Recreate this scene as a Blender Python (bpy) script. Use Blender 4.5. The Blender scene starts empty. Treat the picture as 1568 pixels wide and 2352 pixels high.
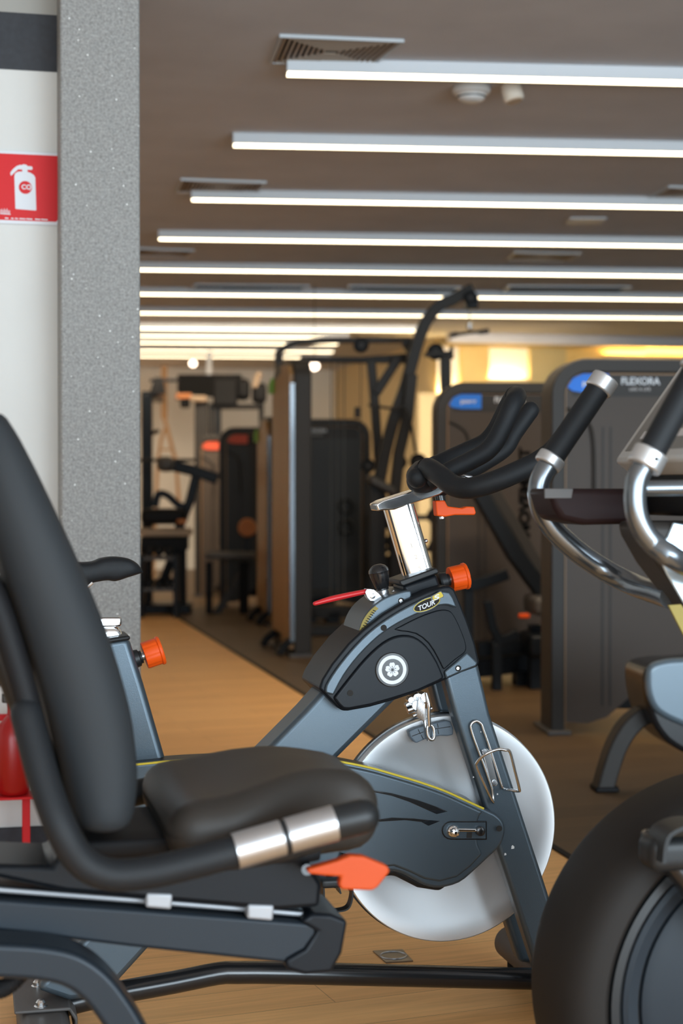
import bpy, bmesh, math, random
from mathutils import Vector, Matrix
random.seed(7)
R = math.radians
PI = math.pi
sc = bpy.context.scene
COL = sc.collection

# ------------------------------------------------------------------ camera
F = 3700.0            # focal length in pixels of the 1568 x 2352 frame
H = 1.08              # eye height
PITCH = math.atan(54 / F)
FOCUS = 3.30
cd = bpy.data.cameras.new('camera'); cam = bpy.data.objects.new('camera', cd); COL.objects.link(cam)
cam.location = (0, 0, H); cam.rotation_euler = (PI / 2 - PITCH, 0, 0)
cd.sensor_fit = 'VERTICAL'; cd.sensor_height = 36.0; cd.lens = F / 2352 * 36.0
cd.clip_start = 0.05; cd.clip_end = 100
cd.dof.use_dof = True; cd.dof.focus_distance = FOCUS; cd.dof.aperture_fstop = 3.4
sc.camera = cam
# ------------------------------------------------------------------ exposure
sc.view_settings.view_transform = 'Standard'; sc.view_settings.look = 'None'
sc.view_settings.gamma = 1; sc.view_settings.use_curve_mapping = False
sc.view_settings.exposure = 0.22
# ------------------------------------------------------------------ daylight sky behind the windows
LAMP_E = 6.0         # linear lamp diffusers
DAY = 135.0            # daylight through each window bay
COVE_E = 36.0
w = bpy.data.worlds.new('sky'); sc.world = w; w.use_nodes = True
w.node_tree.nodes['Background'].inputs[0].default_value = (0.62, 0.80, 1.0, 1)
w.node_tree.nodes['Background'].inputs[1].default_value = 0.9
YAW = R(13.07)


class Frame:
    """A vertical local frame on the floor: x along, y away from the lens, z up."""
    def __init__(s, ox, oy, yaw):
        s.o = Vector((ox, oy, 0)); s.yaw = yaw; s.c = math.cos(yaw); s.s = math.sin(yaw)
    def loc(s, p):
        d = p - s.o
        return Vector((d.x * s.c + d.y * s.s, -d.x * s.s + d.y * s.c, d.z))
    def ray(s, px, py):
        u = (px - 784) / F; v = (1176 - py) / F
        cp, sp = math.cos(PITCH), math.sin(PITCH)
        d = Vector((u, cp + sp * v, -sp + cp * v))
        o = s.loc(Vector((0, 0, H)))
        return o, Vector((d.x * s.c + d.y * s.s, -d.x * s.s + d.y * s.c, d.z))
    def hit(s, px, py, y=0.0):
        o, d = s.ray(px, py); k = (y - o.y) / d.y
        return o + d * k
    def hitz(s, px, py, z):
        o, d = s.ray(px, py); k = (z - o.z) / d.z
        return o + d * k


def frame_at(px, depth, yaw):
    return Frame((px - 784) / F * depth, depth, yaw)


B = Frame(0, 0, YAW)          # the building grid
for (nm, loc, size, en) in (('window_daylight', None, None, None),):
    pass
WINY = -3.2
for i, xx in enumerate((-2.3, 0.3, 2.9, 5.5)):
    L = bpy.data.lights.new('window_daylight', 'AREA'); L.shape = 'RECTANGLE'; L.size = 2.58; L.size_y = 2.3
    L.energy = DAY * (.62, 1.05, 1.6, .9)[i]; L.color = (0.76, 0.90, 1.0)
    lo = bpy.data.objects.new('window_daylight', L); COL.objects.link(lo)
    c = Vector((xx, WINY + 0.06, 1.32))
    lo.location = (c.x * B.c - c.y * B.s, c.x * B.s + c.y * B.c, c.z)
    lo.rotation_euler = (PI / 2, 0, YAW)

# added warm fill lights along the aisle, without fittings, warming the machine sides
for x_, y_, e_ in ((-1.75, 7.6, 55), (-1.75, 11.5, 60), (-1.75, 15.0, 40)):
    L = bpy.data.lights.new('added_aisle_fill', 'AREA'); L.shape = 'RECTANGLE'; L.size = 1.2; L.size_y = .3
    L.energy = e_; L.color = (1.0, .72, .42)
    lo = bpy.data.objects.new('added_aisle_fill', L); COL.objects.link(lo)
    lo.location = (x_ * B.c - y_ * B.s, x_ * B.s + y_ * B.c, 2.3)
    d_ = Vector((1, 0, -.75)); d_.rotate(Matrix.Rotation(YAW, 3, 'Z')); lo.rotation_euler = d_.to_track_quat('-Z', 'Y').to_euler()
# added warm fill lights below the ceiling, brightening far walls and second cabinet
for x_, y_, e_, sx_l, ang_ in ((-3.3, 19.6, 150, 3.0, R(35)), (-.6, 19.6, 110, 2.5, R(35)), (3.6, 14.6, 70, 5.0, R(50)), (2.9, 6.6, 20, 1.6, R(25))):
    L = bpy.data.lights.new('added_ceiling_fill', 'AREA'); L.shape = 'RECTANGLE'; L.size = sx_l; L.size_y = .25
    L.energy = e_; L.color = (1.0, .82, .60); L.spread = R(120)
    lo = bpy.data.objects.new('added_ceiling_fill', L); COL.objects.link(lo)
    lo.location = (x_ * B.c - y_ * B.s, x_ * B.s + y_ * B.c, 2.56); lo.rotation_euler = (ang_, 0, YAW)

# ------------------------------------------------------------------ materials
def mat(name, col=(.5, .5, .5), rough=.5, metal=0.0, emit=None, estr=0.0, spec=.5, trans=0, noise=None, bump=None, coat=0, alpha=1, aniso=0):
    m = bpy.data.materials.new(name); m.use_nodes = True
    nt = m.node_tree; b = nt.nodes['Principled BSDF']
    b.inputs['Base Color'].default_value = (*col, 1); b.inputs['Roughness'].default_value = rough
    b.inputs['Metallic'].default_value = metal; b.inputs['Specular IOR Level'].default_value = spec
    b.inputs['Transmission Weight'].default_value = trans; b.inputs['Coat Weight'].default_value = coat
    b.inputs['Alpha'].default_value = alpha
    if emit: b.inputs['Emission Color'].default_value = (*emit, 1); b.inputs['Emission Strength'].default_value = estr
    if aniso:
        b.inputs['Anisotropic'].default_value = aniso
        t = nt.nodes.new('ShaderNodeTangent'); t.direction_type = 'RADIAL'; t.axis = 'Y'
        nt.links.new(t.outputs[0], b.inputs['Tangent'])
    tc = None
    if noise or bump:
        tc = nt.nodes.new('ShaderNodeTexCoord')
    if noise:
        sc_, amt = noise
        n = nt.nodes.new('ShaderNodeTexNoise'); n.inputs['Scale'].default_value = sc_; n.inputs['Detail'].default_value = 6
        nt.links.new(tc.outputs['Object'], n.inputs['Vector'])
        r = nt.nodes.new('ShaderNodeValToRGB')
        r.color_ramp.elements[0].color = (*[max(0, c * (1 - amt)) for c in col], 1)
        r.color_ramp.elements[1].color = (*[min(1, c * (1 + amt)) for c in col], 1)
        r.color_ramp.elements[0].position = .3; r.color_ramp.elements[1].position = .7
        nt.links.new(n.outputs[0], r.inputs[0]); nt.links.new(r.outputs[0], b.inputs['Base Color'])
    if bump:
        sc_, st = bump
        n = nt.nodes.new('ShaderNodeTexNoise'); n.inputs['Scale'].default_value = sc_; n.inputs['Detail'].default_value = 4
        nt.links.new(tc.outputs['Object'], n.inputs['Vector'])
        bp = nt.nodes.new('ShaderNodeBump'); bp.inputs['Strength'].default_value = st; bp.inputs['Distance'].default_value = .002
        nt.links.new(n.outputs[0], bp.inputs['Height']); nt.links.new(bp.outputs[0], b.inputs['Normal'])
    return m


def floor_mat(name, c1, c2, rough, rot):
    m = mat(name, c1, rough); nt = m.node_tree; b = nt.nodes['Principled BSDF']
    tc = nt.nodes.new('ShaderNodeTexCoord'); mp = nt.nodes.new('ShaderNodeMapping'); mp.inputs['Rotation'].default_value = (0, 0, rot)
    nt.links.new(tc.outputs['Object'], mp.inputs[0])
    br = nt.nodes.new('ShaderNodeTexBrick'); br.inputs['Scale'].default_value = 1
    br.inputs['Brick Width'].default_value = 1.2; br.inputs['Row Height'].default_value = .15; br.inputs['Mortar Size'].default_value = .0012
    br.inputs['Color1'].default_value = (*c1, 1); br.inputs['Color2'].default_value = (*c2, 1)
    br.inputs['Mortar'].default_value = (*[c * .55 for c in c2], 1); br.offset = .37
    nt.links.new(mp.outputs[0], br.inputs['Vector'])
    m2 = nt.nodes.new('ShaderNodeMapping'); m2.inputs['Scale'].default_value = (1.6, 26, 1); nt.links.new(mp.outputs[0], m2.inputs[0])
    n = nt.nodes.new('ShaderNodeTexNoise'); n.inputs['Scale'].default_value = 1.5; n.inputs['Detail'].default_value = 7; n.inputs['Distortion'].default_value = 1.2
    nt.links.new(m2.outputs[0], n.inputs['Vector'])
    r = nt.nodes.new('ShaderNodeValToRGB'); r.color_ramp.elements[0].position = .3; r.color_ramp.elements[1].position = .75
    r.color_ramp.elements[0].color = (.80, .76, .70, 1); r.color_ramp.elements[1].color = (1.12, 1.1, 1.05, 1)
    nt.links.new(n.outputs[0], r.inputs[0])
    mx = nt.nodes.new('ShaderNodeMix'); mx.data_type = 'RGBA'; mx.blend_type = 'MULTIPLY'; mx.inputs[0].default_value = .75
    nt.links.new(br.outputs[0], mx.inputs[6]); nt.links.new(r.outputs[0], mx.inputs[7])
    nt.links.new(mx.outputs[2], b.inputs['Base Color'])
    return m


def terrazzo():
    m = mat('speckled_stone_render', (.3, .3, .28), .75); nt = m.node_tree; b = nt.nodes['Principled BSDF']
    tc = nt.nodes.new('ShaderNodeTexCoord')
    n = nt.nodes.new('ShaderNodeTexNoise'); n.inputs['Scale'].default_value = 140; n.inputs['Detail'].default_value = 8; n.inputs['Roughness'].default_value = .7
    nt.links.new(tc.outputs['Object'], n.inputs['Vector'])
    r = nt.nodes.new('ShaderNodeValToRGB'); r.color_ramp.elements[0].position = .33; r.color_ramp.elements[1].position = .68
    r.color_ramp.elements[0].color = (.175, .173, .166, 1); r.color_ramp.elements[1].color = (.41, .405, .39, 1)
    nt.links.new(n.outputs[0], r.inputs[0])
    v = nt.nodes.new('ShaderNodeTexVoronoi'); v.inputs['Scale'].default_value = 30
    nt.links.new(tc.outputs['Object'], v.inputs['Vector'])
    lt = nt.nodes.new('ShaderNodeMath'); lt.operation = 'LESS_THAN'; lt.inputs[1].default_value = .07
    nt.links.new(v.outputs['Distance'], lt.inputs[0])
    mx = nt.nodes.new('ShaderNodeMix'); mx.data_type = 'RGBA'; mx.inputs[7].default_value = (.85, .86, .84, 1)
    nt.links.new(lt.outputs[0], mx.inputs[0]); nt.links.new(r.outputs[0], mx.inputs[6]); nt.links.new(mx.outputs[2], b.inputs['Base Color'])
    return m


M = {}
M['wood'] = floor_mat('honey_plank_floor', (.93, .53, .21), (.85, .46, .175), .5, R(-8))
M['darkwood'] = floor_mat('dark_plank_floor', (.125, .076, .036), (.10, .06, .029), .45, R(-8))
M['ceil'] = mat('taupe_ceiling_paint', (.585, .585, .61), .85, noise=(3, .05))
M['ceil_pale'] = mat('pale_ceiling_paint', (.52, .5, .48), .85)
M['wall'] = mat('off_white_wall_paint', (.70, .695, .665), .8, noise=(4, .02))
M['greige'] = mat('greige_wall_paint', (.36, .35, .32), .8)
M['charcoal'] = mat('charcoal_wall_paint', (.023, .025, .031), .6, noise=(60, .2))
M['stone'] = terrazzo()
M['gold'] = mat('ochre_wall_panel', (.66, .47, .17), .6, noise=(2, .12))
M['olive'] = mat('olive_wall_panel', (.45, .37, .18), .6, noise=(2, .1))
M['cream'] = mat('cream_wall_panel', (.62, .5, .29), .7)
M['lampside'] = mat('white_lamp_housing', (.72, .75, .78), .4)
M['lamp'] = mat('warm_white_diffuser', (.9, .9, .85), .4, emit=(1.0, .83, .55), estr=LAMP_E)
M['cove'] = mat('warm_cove_strip', (.9, .8, .5), .4, emit=(1.0, .66, .24), estr=COVE_E)
M['spot'] = mat('spot_lamp_glow', (.9, .8, .7), .4, emit=(1.0, .78, .6), estr=5)
M['alu'] = mat('vent_aluminium', (.55, .58, .6), .4, .3)
M['ventbrown'] = mat('vent_slat_brown', (.34, .26, .19), .5)
M['ventdark'] = mat('vent_dark', (.02, .018, .016), .9)
M['white'] = mat('white_plastic', (.75, .75, .74), .35)
M['warmwhite'] = mat('ivory_plastic', (.78, .70, .6), .35)
M['powder'] = mat('graphite_powder_coat', (.082, .108, .130), .36, .6, spec=.6, bump=(900, .12))
M['gunmetal'] = mat('dark_gunmetal_paint', (.007, .009, .012), .36, .1, spec=.2)
M['blackgloss'] = mat('gloss_black_paint', (.012, .012, .013), .22, spec=.6)
M['mast_reflection'] = mat('painted_window_reflection', (.55, .66, .74), .25, .5)  # pale blue of the reflected window, painted as a colour
M['bracket'] = mat('grey_bracket', (.34, .35, .37), .4, .3)
M['black'] = mat('satin_black_plastic', (.012, .013, .014), .42, spec=.35)
M['matteblack'] = mat('matte_black_plastic', (.007, .007, .008), .6, spec=.2)
M['foam'] = mat('black_rubber_foam', (.011, .0125, .0145), .5, spec=.25, bump=(1400, .25))
M['vinyl'] = mat('black_vinyl_upholstery', (.024, .027, .030), .62, spec=.22, bump=(700, .15))
M['brownvinyl'] = mat('dark_seat_vinyl', (.030, .025, .021), .5, spec=.3, bump=(700, .15))
M['chrome'] = mat('polished_chrome', (.88, .89, .90), .09, 1)
M['chrome2'] = mat('worn_chrome', (.78, .79, .80), .24, 1)
M['steel'] = mat('brushed_flywheel_steel', (.93, .95, .97), .36, .86, aniso=.6)
M['silver'] = mat('silver_satin_metal', (.55, .56, .58), .3, .9)
M['collar'] = mat('cast_silver_collar', (.62, .63, .64), .38, .8)
M['graytube'] = mat('grey_gloss_tube', (.20, .22, .24), .22, .85)
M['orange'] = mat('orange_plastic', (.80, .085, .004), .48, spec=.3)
M['red'] = mat('red_rubber_grip', (.62, .02, .025), .35)
M['signred'] = mat('sign_red', (.66, .012, .016), .5, spec=.3)
M['paper'] = mat('sign_white', (.72, .74, .78), .5)
M['extred'] = mat('extinguisher_red', (.36, .006, .006), .3)
M['yellow'] = mat('yellow_sticker', (.62, .48, .03), .5)
M['yellowdull'] = mat('caution_yellow', (.25, .185, .012), .5)
M['amber'] = mat('amber_button', (.70, .36, .02), .4)
M['blue'] = mat('blue_badge', (.012, .20, .82), .45, spec=.3)
M['redbadge'] = mat('red_orange_badge', (.62, .075, .03), .5)
M['green'] = mat('green_badge', (.16, .42, .04), .5)
M['panel'] = mat('smoked_machine_panel', (.080, .064, .054), .4, spec=.12)
M['panelcool'] = mat('grey_machine_panel', (.05, .052, .055), .4, spec=.15)
M['frame'] = mat('anthracite_machine_frame', (.036, .032, .029), .45, spec=.2)
M['warmlit'] = mat('warm_lit_machine_panel', (.30, .155, .052), .45)  # warm reflected light put into the panel colour
M['printgrey'] = mat('pale_grey_print', (.62, .60, .60), .6)
M['printdark'] = mat('dark_print', (.004, .004, .004), .8, spec=.05)
M['padgrey'] = mat('brake_pad_grey', (.11, .14, .17), .6)
M['cast'] = mat('dark_cast_foot', (.075, .068, .064), .5)
M['console'] = mat('console_grey', (.50, .50, .49), .45)
M['consoledark'] = mat('console_dark_overlay', (.20, .195, .185), .45)
M['traybrown'] = mat('smoked_brown_plastic', (.018, .009, .009), .5, spec=.12)
M['glow_shell'] = mat('slate_gloss_shell', (.15, .20, .24), .3, .3, coat=.3)
M['brownband'] = mat('rubbed_black_shell', (.020, .017, .015), .6, spec=.15)
M['slate'] = mat('slate_disc_plastic', (.018, .024, .031), .5, spec=.22)
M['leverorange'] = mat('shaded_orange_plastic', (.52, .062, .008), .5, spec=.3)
M['railpaint'] = mat('dark_blue_grey_coat', (.015, .021, .028), .40, .2, spec=.3)
M['towel'] = mat('wood_rack', (.45, .25, .1), .5)
M['orangelabel'] = mat('dull_orange_plastic', (.5, .16, .03), .5)
M['glass'] = mat('window_glass', (.9, .95, 1), .02, trans=1)
M['brass'] = mat('etched_steel_plate', (.20, .17, .14), .3, .8, noise=(8, .4))
M['peach'] = mat('beige_panel', (.42, .3, .2), .6)

# ------------------------------------------------------------------ mesh helpers
class MB:
    def __init__(s): s.v = []; s.f = []
    def add(s, vs, fs):
        k = len(s.v); s.v += [Vector(v) for v in vs]; s.f += [tuple(i + k for i in f) for f in fs]; return s
    def prism(s, pts, y0, y1):
        """pts: (x, z) outline, extruded from y0 (near) to y1 (far)"""
        n = len(pts)
        a = sum(pts[i][0] * pts[(i + 1) % n][1] - pts[(i + 1) % n][0] * pts[i][1] for i in range(n))
        if a < 0: pts = pts[::-1]
        vs = [(p[0], y0, p[1]) for p in pts] + [(p[0], y1, p[1]) for p in pts]
        fs = [tuple(range(n)), tuple(range(2 * n - 1, n - 1, -1))]
        fs += [(i, i + n, (i + 1) % n + n, (i + 1) % n) for i in range(n)]
        return s.add(vs, fs)
    def box(s, x0, x1, y0, y1, z0, z1):
        vs = [(x, y, z) for x in (x0, x1) for y in (y0, y1) for z in (z0, z1)]
        return s.add(vs, [(0, 1, 3, 2), (4, 6, 7, 5), (0, 4, 5, 1), (2, 3, 7, 6), (0, 2, 6, 4), (1, 5, 7, 3)])
    def sweep(s, pts, prof, up=Vector((0, 1, 0)), caps=True, scale=None, closed=False):
        pts = [Vector(p) for p in pts]; n = len(pts); m = len(prof); rings = []
        for i, p in enumerate(pts):
            if closed: t = pts[(i + 1) % n] - pts[i - 1]
            else: t = pts[min(i + 1, n - 1)] - pts[max(i - 1, 0)]
            t.normalize(); a = up - t * up.dot(t)
            if a.length < 1e-4: a = t.orthogonal()
            a.normalize(); b = t.cross(a); k = scale[i] if scale else 1
            if not closed and 0 < i < n - 1:
                d1 = (pts[i] - pts[i - 1]).normalized(); d2 = (pts[i + 1] - pts[i]).normalized()
                mi = 1 / max(.6, math.cos(d1.angle(d2) / 2))
            else: mi = 1
            rings.append([p + a * u * k + b * v * k * mi for u, v in prof])
        vs = [v for r in rings for v in r]; fs = []
        for i in range(n if closed else n - 1):
            j = (i + 1) % n
            for q in range(m):
                fs.append((i * m + q, i * m + (q + 1) % m, j * m + (q + 1) % m, j * m + q))
        if caps and not closed:
            fs.append(tuple(range(m - 1, -1, -1))); fs.append(tuple((n - 1) * m + q for q in range(m)))
        return s.add(vs, fs)
    def tube(s, pts, r, n=20, smooth=0, scale=None, closed=False, flat=1.0, up=Vector((0, 1, 0)), round_end=False):
        if smooth:
            sc0 = scale
            pts, scale = catmull(pts, smooth, scale, closed)
        if round_end and not closed:
            pts = [Vector(p) for p in pts]; scale = list(scale) if scale else [1] * len(pts)
            d0 = (pts[0] - pts[1]).normalized(); d1 = (pts[-1] - pts[-2]).normalized()
            pre = [pts[0] + d0 * r * scale[0] * k for k in (.92, .7, .38)]; post = [pts[-1] + d1 * r * scale[-1] * k for k in (.38, .7, .92)]
            pts = pre + pts + post
            scale = [scale[0] * k for k in (.38, .72, .93)] + scale + [scale[-1] * k for k in (.93, .72, .38)]
        prof = [(r * math.cos(2 * PI * k / n), r * flat * math.sin(2 * PI * k / n)) for k in range(n)]
        return s.sweep(pts, prof, up=up, scale=scale, closed=closed)
    def lathe(s, prof, c, axis, n=48):
        """prof: (radius, distance along axis)"""
        c = Vector(c); ax = Vector(axis).normalized(); a = ax.orthogonal().normalized(); b = ax.cross(a)
        vs = []; fs = []; m = len(prof)
        for r, h in prof:
            for k in range(n):
                t = 2 * PI * k / n; vs.append(c + ax * h + (a * math.cos(t) + b * math.sin(t)) * r)
        for i in range(m - 1):
            for k in range(n):
                fs.append((i * n + k, i * n + (k + 1) % n, (i + 1) * n + (k + 1) % n, (i + 1) * n + k))
        fs.append(tuple(range(n - 1, -1, -1))); fs.append(tuple((m - 1) * n + k for k in range(n)))
        return s.add(vs, fs)
    def rbox(s, x0, x1, y0, y1, z0, z1, r, n=10, fn=None):
        lo = Vector((x0, y0, z0)); hi = Vector((x1, y1, z1)); bm = bmesh.new()
        bmesh.ops.create_cube(bm, size=2); bmesh.ops.subdivide_edges(bm, edges=bm.edges[:], cuts=n, use_grid_fill=True)
        il = lo + Vector((r, r, r)); ih = hi - Vector((r, r, r))
        for v in bm.verts:
            # bias the grid towards the edges
            p = Vector([lo[i] + (hi[i] - lo[i]) * (.5 + .5 * math.copysign(abs(v.co[i]) ** .7, v.co[i])) for i in range(3)])
            q = Vector([min(max(p[i], min(il[i], ih[i])), max(il[i], ih[i])) for i in range(3)])
            d = p - q
            if d.length > 1e-6: p = q + d.normalized() * r
            v.co = Vector(fn(p)) if fn else p
        bm.verts.index_update()
        s.add([v.co.copy() for v in bm.verts], [tuple(v.index for v in f.verts) for f in bm.faces]); bm.free(); return s
    def build(s, name, m, parent=None, bevel=0, ang=35, seg=2, **tags):
        me = bpy.data.meshes.new(name); me.from_pydata([tuple(v) for v in s.v], [], s.f); me.validate(); me.update()
        bm = bmesh.new(); bm.from_mesh(me); bmesh.ops.recalc_face_normals(bm, faces=bm.faces[:]); bm.to_mesh(me); bm.free()
        me.materials.append(M[m]); me.shade_smooth(); me.set_sharp_from_angle(angle=R(ang))
        o = bpy.data.objects.new(name, me); COL.objects.link(o)
        if parent: o.parent = parent
        if bevel:
            b = o.modifiers.new('bevel', 'BEVEL'); b.width = bevel; b.segments = seg; b.limit_method = 'ANGLE'; b.angle_limit = R(30); b.harden_normals = False
        for k, v in tags.items(): o[k] = v
        return o


def catmull(pts, k, scale=None, closed=False):
    P = [Vector(p) for p in pts]; n = len(P); out = []; so = []
    g = (lambda i: P[i % n]) if closed else (lambda i: P[min(max(i, 0), n - 1)])
    gs = (lambda i: scale[i % n]) if closed else (lambda i: scale[min(max(i, 0), n - 1)])
    for i in range(n if closed else n - 1):
        a, b, c, d = g(i - 1), g(i), g(i + 1), g(i + 2)
        for j in range(k):
            t = j / k
            out.append(.5 * ((2 * b) + (c - a) * t + (2 * a - 5 * b + 4 * c - d) * t * t + (3 * b - a - 3 * c + d) * t ** 3))
            if scale: so.append(gs(i) * (1 - t) + gs(i + 1) * t)
    if not closed:
        out.append(P[-1])
        if scale: so.append(scale[-1])
    return out, (so if scale else None)


def rect(a, b): return [(a, b), (-a, b), (-a, -b), (a, -b)]
def xz(fr, pts, y): return [((h := fr.hit(px, py, y)).x, h.z) for px, py in pts]
def smooth2(pts, k=4, closed=True):
    o, _ = catmull([(p[0], p[1], 0) for p in pts], k, None, closed); return [(q.x, q.y) for q in o]
def H3(fr, pts): return [fr.hit(*p) for p in pts]
def disc(cx, cz, r, n=40, ax=1.0): return [(cx + r * ax * math.cos(2 * PI * k / n), cz + r * math.sin(2 * PI * k / n)) for k in range(n)]


def thing(name, fr, label, cat, group=None):
    o = bpy.data.objects.new(name, None); COL.objects.link(o); o.empty_display_size = .1
    o.location = fr.o; o.rotation_euler = (0, 0, fr.yaw); o['label'] = label; o['category'] = cat
    if group: o['group'] = group
    return o


def text(name, s, size, m, parent, x, y, z, ang=0, shear=0, ext=.0006, align='LEFT', bold=0, sx=1, frame=None):
    cu = bpy.data.curves.new(name, 'FONT'); cu.body = s; cu.size = size; cu.extrude = ext; cu.shear = shear; cu.align_x = align; cu.offset = bold
    to = bpy.data.objects.new(name, cu); COL.objects.link(to); bpy.context.view_layer.update()
    me = bpy.data.meshes.new_from_object(to.evaluated_get(bpy.context.evaluated_depsgraph_get()))
    bpy.data.objects.remove(to); bpy.data.curves.remove(cu); me.name = name
    ca, sa = math.cos(ang), math.sin(ang)
    for v in me.vertices:
        a, b, c = v.co.x * sx, v.co.y, v.co.z
        v.co = (x + a * ca - b * sa, y - c, z + a * sa + b * ca)
    me.materials.clear(); me.materials.append(M[m]); o = bpy.data.objects.new(name, me); COL.objects.link(o)
    if parent: o.parent = parent
    return o


def structure(o, fr=None):
    o['kind'] = 'structure'
    if fr: o.location = fr.o; o.rotation_euler = (0, 0, fr.yaw)
    return o

# ================================================================== THE ROOM (building grid)
CZ = 2.70                                  # ceiling height
FX = B.hitz(1300, 1965, 0).x               # edge between honey planks and dark planks
WY = B.hitz(0, 1984, 0).y                  # white wall on the left
COLR = B.hit(323, 1300, WY - .16).x        # right edge of the stone column
COLL = B.hit(141, 1300, WY - .16).x
FARY = 21.5; MIDY = 16.6; RX = 9.0; LX = -6.0
MIDX = B.hit(1000, 800, MIDY).x
structure(MB().box(LX - .2, FX, WINY - .3, FARY + .3, -.1, 0).build('floor', 'wood'), B)
structure(MB().box(FX, RX + .2, WINY - .3, FARY + .3, -.1, 0).build('floor_dark', 'darkwood'), B)
structure(MB().box(FX - .012, FX + .012, WINY - .1, FARY, 0, .006).build('trim_1', 'matteblack', bevel=.002), B)
structure(MB().box(LX - .2, RX + .2, WINY - .3, MIDY + .05, CZ, CZ + .12).build('ceiling', 'ceil'), B)
structure(MB().box(LX - .2, RX + .2, MIDY + .05, FARY + .3, CZ, CZ + .12).build('ceiling_far', 'ceil_pale'), B)
# bulkhead over the golden wall
structure(MB().box(MIDX, RX, MIDY - .55, MIDY - .4, CZ - .10, CZ).build('trim_2', 'ceil'), B)
# left wall with charcoal bands
lw = MB().box(LX, COLL + .05, WY, WY + .15, 0, CZ).build('wall_left', 'wall'); structure(lw, B)
z0 = B.hit(60, 162, WY).z; z1 = B.hit(60, 31, WY).z
MB().box(LX, COLL, WY - .003, WY + .01, z0, z1).build('painted_band', 'charcoal', lw)
MB().box(LX, COLL, WY - .003, WY + .01, z1, CZ).build('upper_wall_field', 'greige', lw)
zb = B.hit(60, 1898, WY).z
structure(MB().box(LX, COLL, WY - .012, WY + .01, 0, zb).build('baseboard_left', 'charcoal', bevel=.003), B)
structure(MB().box(COLL, COLR, WY - .16, WY + .45, 0, CZ).build('wall_column', 'stone', bevel=.006), B)
structure(MB().box(COLR - .75, COLR - .6, WY + .15, FARY, 0, CZ).build('wall_side', 'wall'), B)
structure(MB().box(COLR - .75, MIDX + .1, FARY, FARY + .15, 0, CZ).build('wall_back', 'wall'), B)
structure(MB().box(MIDX, MIDX + .12, MIDY, FARY, 0, CZ).build('wall_return', 'cream'), B)
structure(MB().box(RX, RX + .15, WINY, MIDY, 0, CZ).build('wall_right', 'greige'), B)
structure(MB().box(LX - .15, LX, WINY, WY, 0, CZ).build('wall_outer', 'wall'), B)
# wall behind the viewer with its three window bays
mbw = MB(); 
xs = [LX, -3.56, -1.04, -.96, 1.56, 1.64, 4.16, 4.24, 6.76, RX]
for a, b in ((0, 1), (2, 3), (4, 5), (6, 7), (8, 9)): mbw.box(xs[a], xs[b], WINY - .15, WINY, 0, CZ)
mbw.box(-3.56, 6.76, WINY - .15, WINY, 0, .15).box(-3.56, 6.76, WINY - .15, WINY, 2.5, CZ)
structure(mbw.build('wall_front', 'wall'), B)
for i, (a, b) in enumerate(((-3.56, -1.04), (-.96, 1.56), (1.64, 4.16), (4.24, 6.76))):
    wnd = MB()
    for q in (a, (a + b) / 2 - .02, b - .05): wnd.box(q, q + .05, WINY - .1, WINY - .05, .15, 2.5)
    wnd.box(a, b, WINY - .1, WINY - .05, .15, .2).box(a, b, WINY - .1, WINY - .05, 2.45, 2.5)
    wo = structure(wnd.build('window_%d' % (i + 1), 'gunmetal'), B)
    MB().box(a, b, WINY - .085, WINY - .08, .2, 2.45).build('window_pane', 'glass', wo)
# golden wall on the right behind the machines: vertical fields with a lit ledge
gw = structure(MB().box(MIDX, RX, MIDY, MIDY + .15, 0, CZ).build('wall_gold', 'gold'), B)
def seg(p0, p1, m, y, d=.02, zlo=0, zhi=CZ - .1, nm='wall_panel'):
    return MB().box(B.hit(p0, 800, y).x, B.hit(p1, 800, y).x, y - d, y + .01, zlo, zhi).build(nm, m, gw)
seg(1003, 1052, 'wall', MIDY, .02); seg(1052, 1116, 'gold', MIDY, .10); seg(1116, 1210, 'wall', MIDY, .02)
seg(1210, 1292, 'olive', MIDY, .10); seg(1296, 1480, 'gold', MIDY, .03)
zl = B.hit(980, 905, MIDY).z; zl2 = B.hit(1160, 872, MIDY).z; zl3 = B.hit(1500, 818, MIDY).z
for (p0, p1, z) in ((958, 1052, zl), (1116, 1210, zl2), (1390, 1640, zl3)):
    xa, xb = B.hit(p0, 800, MIDY - .1).x, B.hit(p1, 800, MIDY - .1).x
    MB().box(xa, xb, MIDY - .16, MIDY, .0, z).build('wall_ledge', 'cream', gw, bevel=.004)
    MB().box(xa + .02, xb - .02, MIDY - .12, MIDY - .04, z - .001, z + .002).build('cove_light_strip', 'cove', gw)

# ------------------------------------------------------------------ linear ceiling lamps
LZ = CZ - .05
ys = [177, 341, 466, 556, 626, 681, 724, 759, 776, 791, 809, 822]
lefts = [656, 534, 439, 364, 302, 262, 226, 196, 200, 200, 200, 200]
rights = [None] * 7 + [962, 800, 775, 765, 758]
LB = Frame(0, 0, R(5.15))                  # the lamps run slightly askew of the room
names = ['nearest long white linear ceiling lamp, just below the square vent', 'second long linear ceiling lamp from the viewer, below the smoke detector',
         'third long linear ceiling lamp, beside the small vent left of centre', 'fourth long linear ceiling lamp, with its end just right of the stone column',
         'fifth linear ceiling lamp, running out from behind the stone column under the dark vent', 'sixth linear ceiling lamp, crossed by the pulley head of the cable tower',
         'seventh linear ceiling lamp, crossed by the curved arm of the cable tower', 'short linear ceiling lamp at the end of the taupe ceiling, stopping at the curved arm',
         'uppermost of the four packed linear lamps on the pale far ceiling', 'second from top of the four packed linear lamps on the pale far ceiling',
         'third from top of the four packed linear lamps on the pale far ceiling', 'lowest of the four packed linear lamps on the pale far ceiling']
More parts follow.
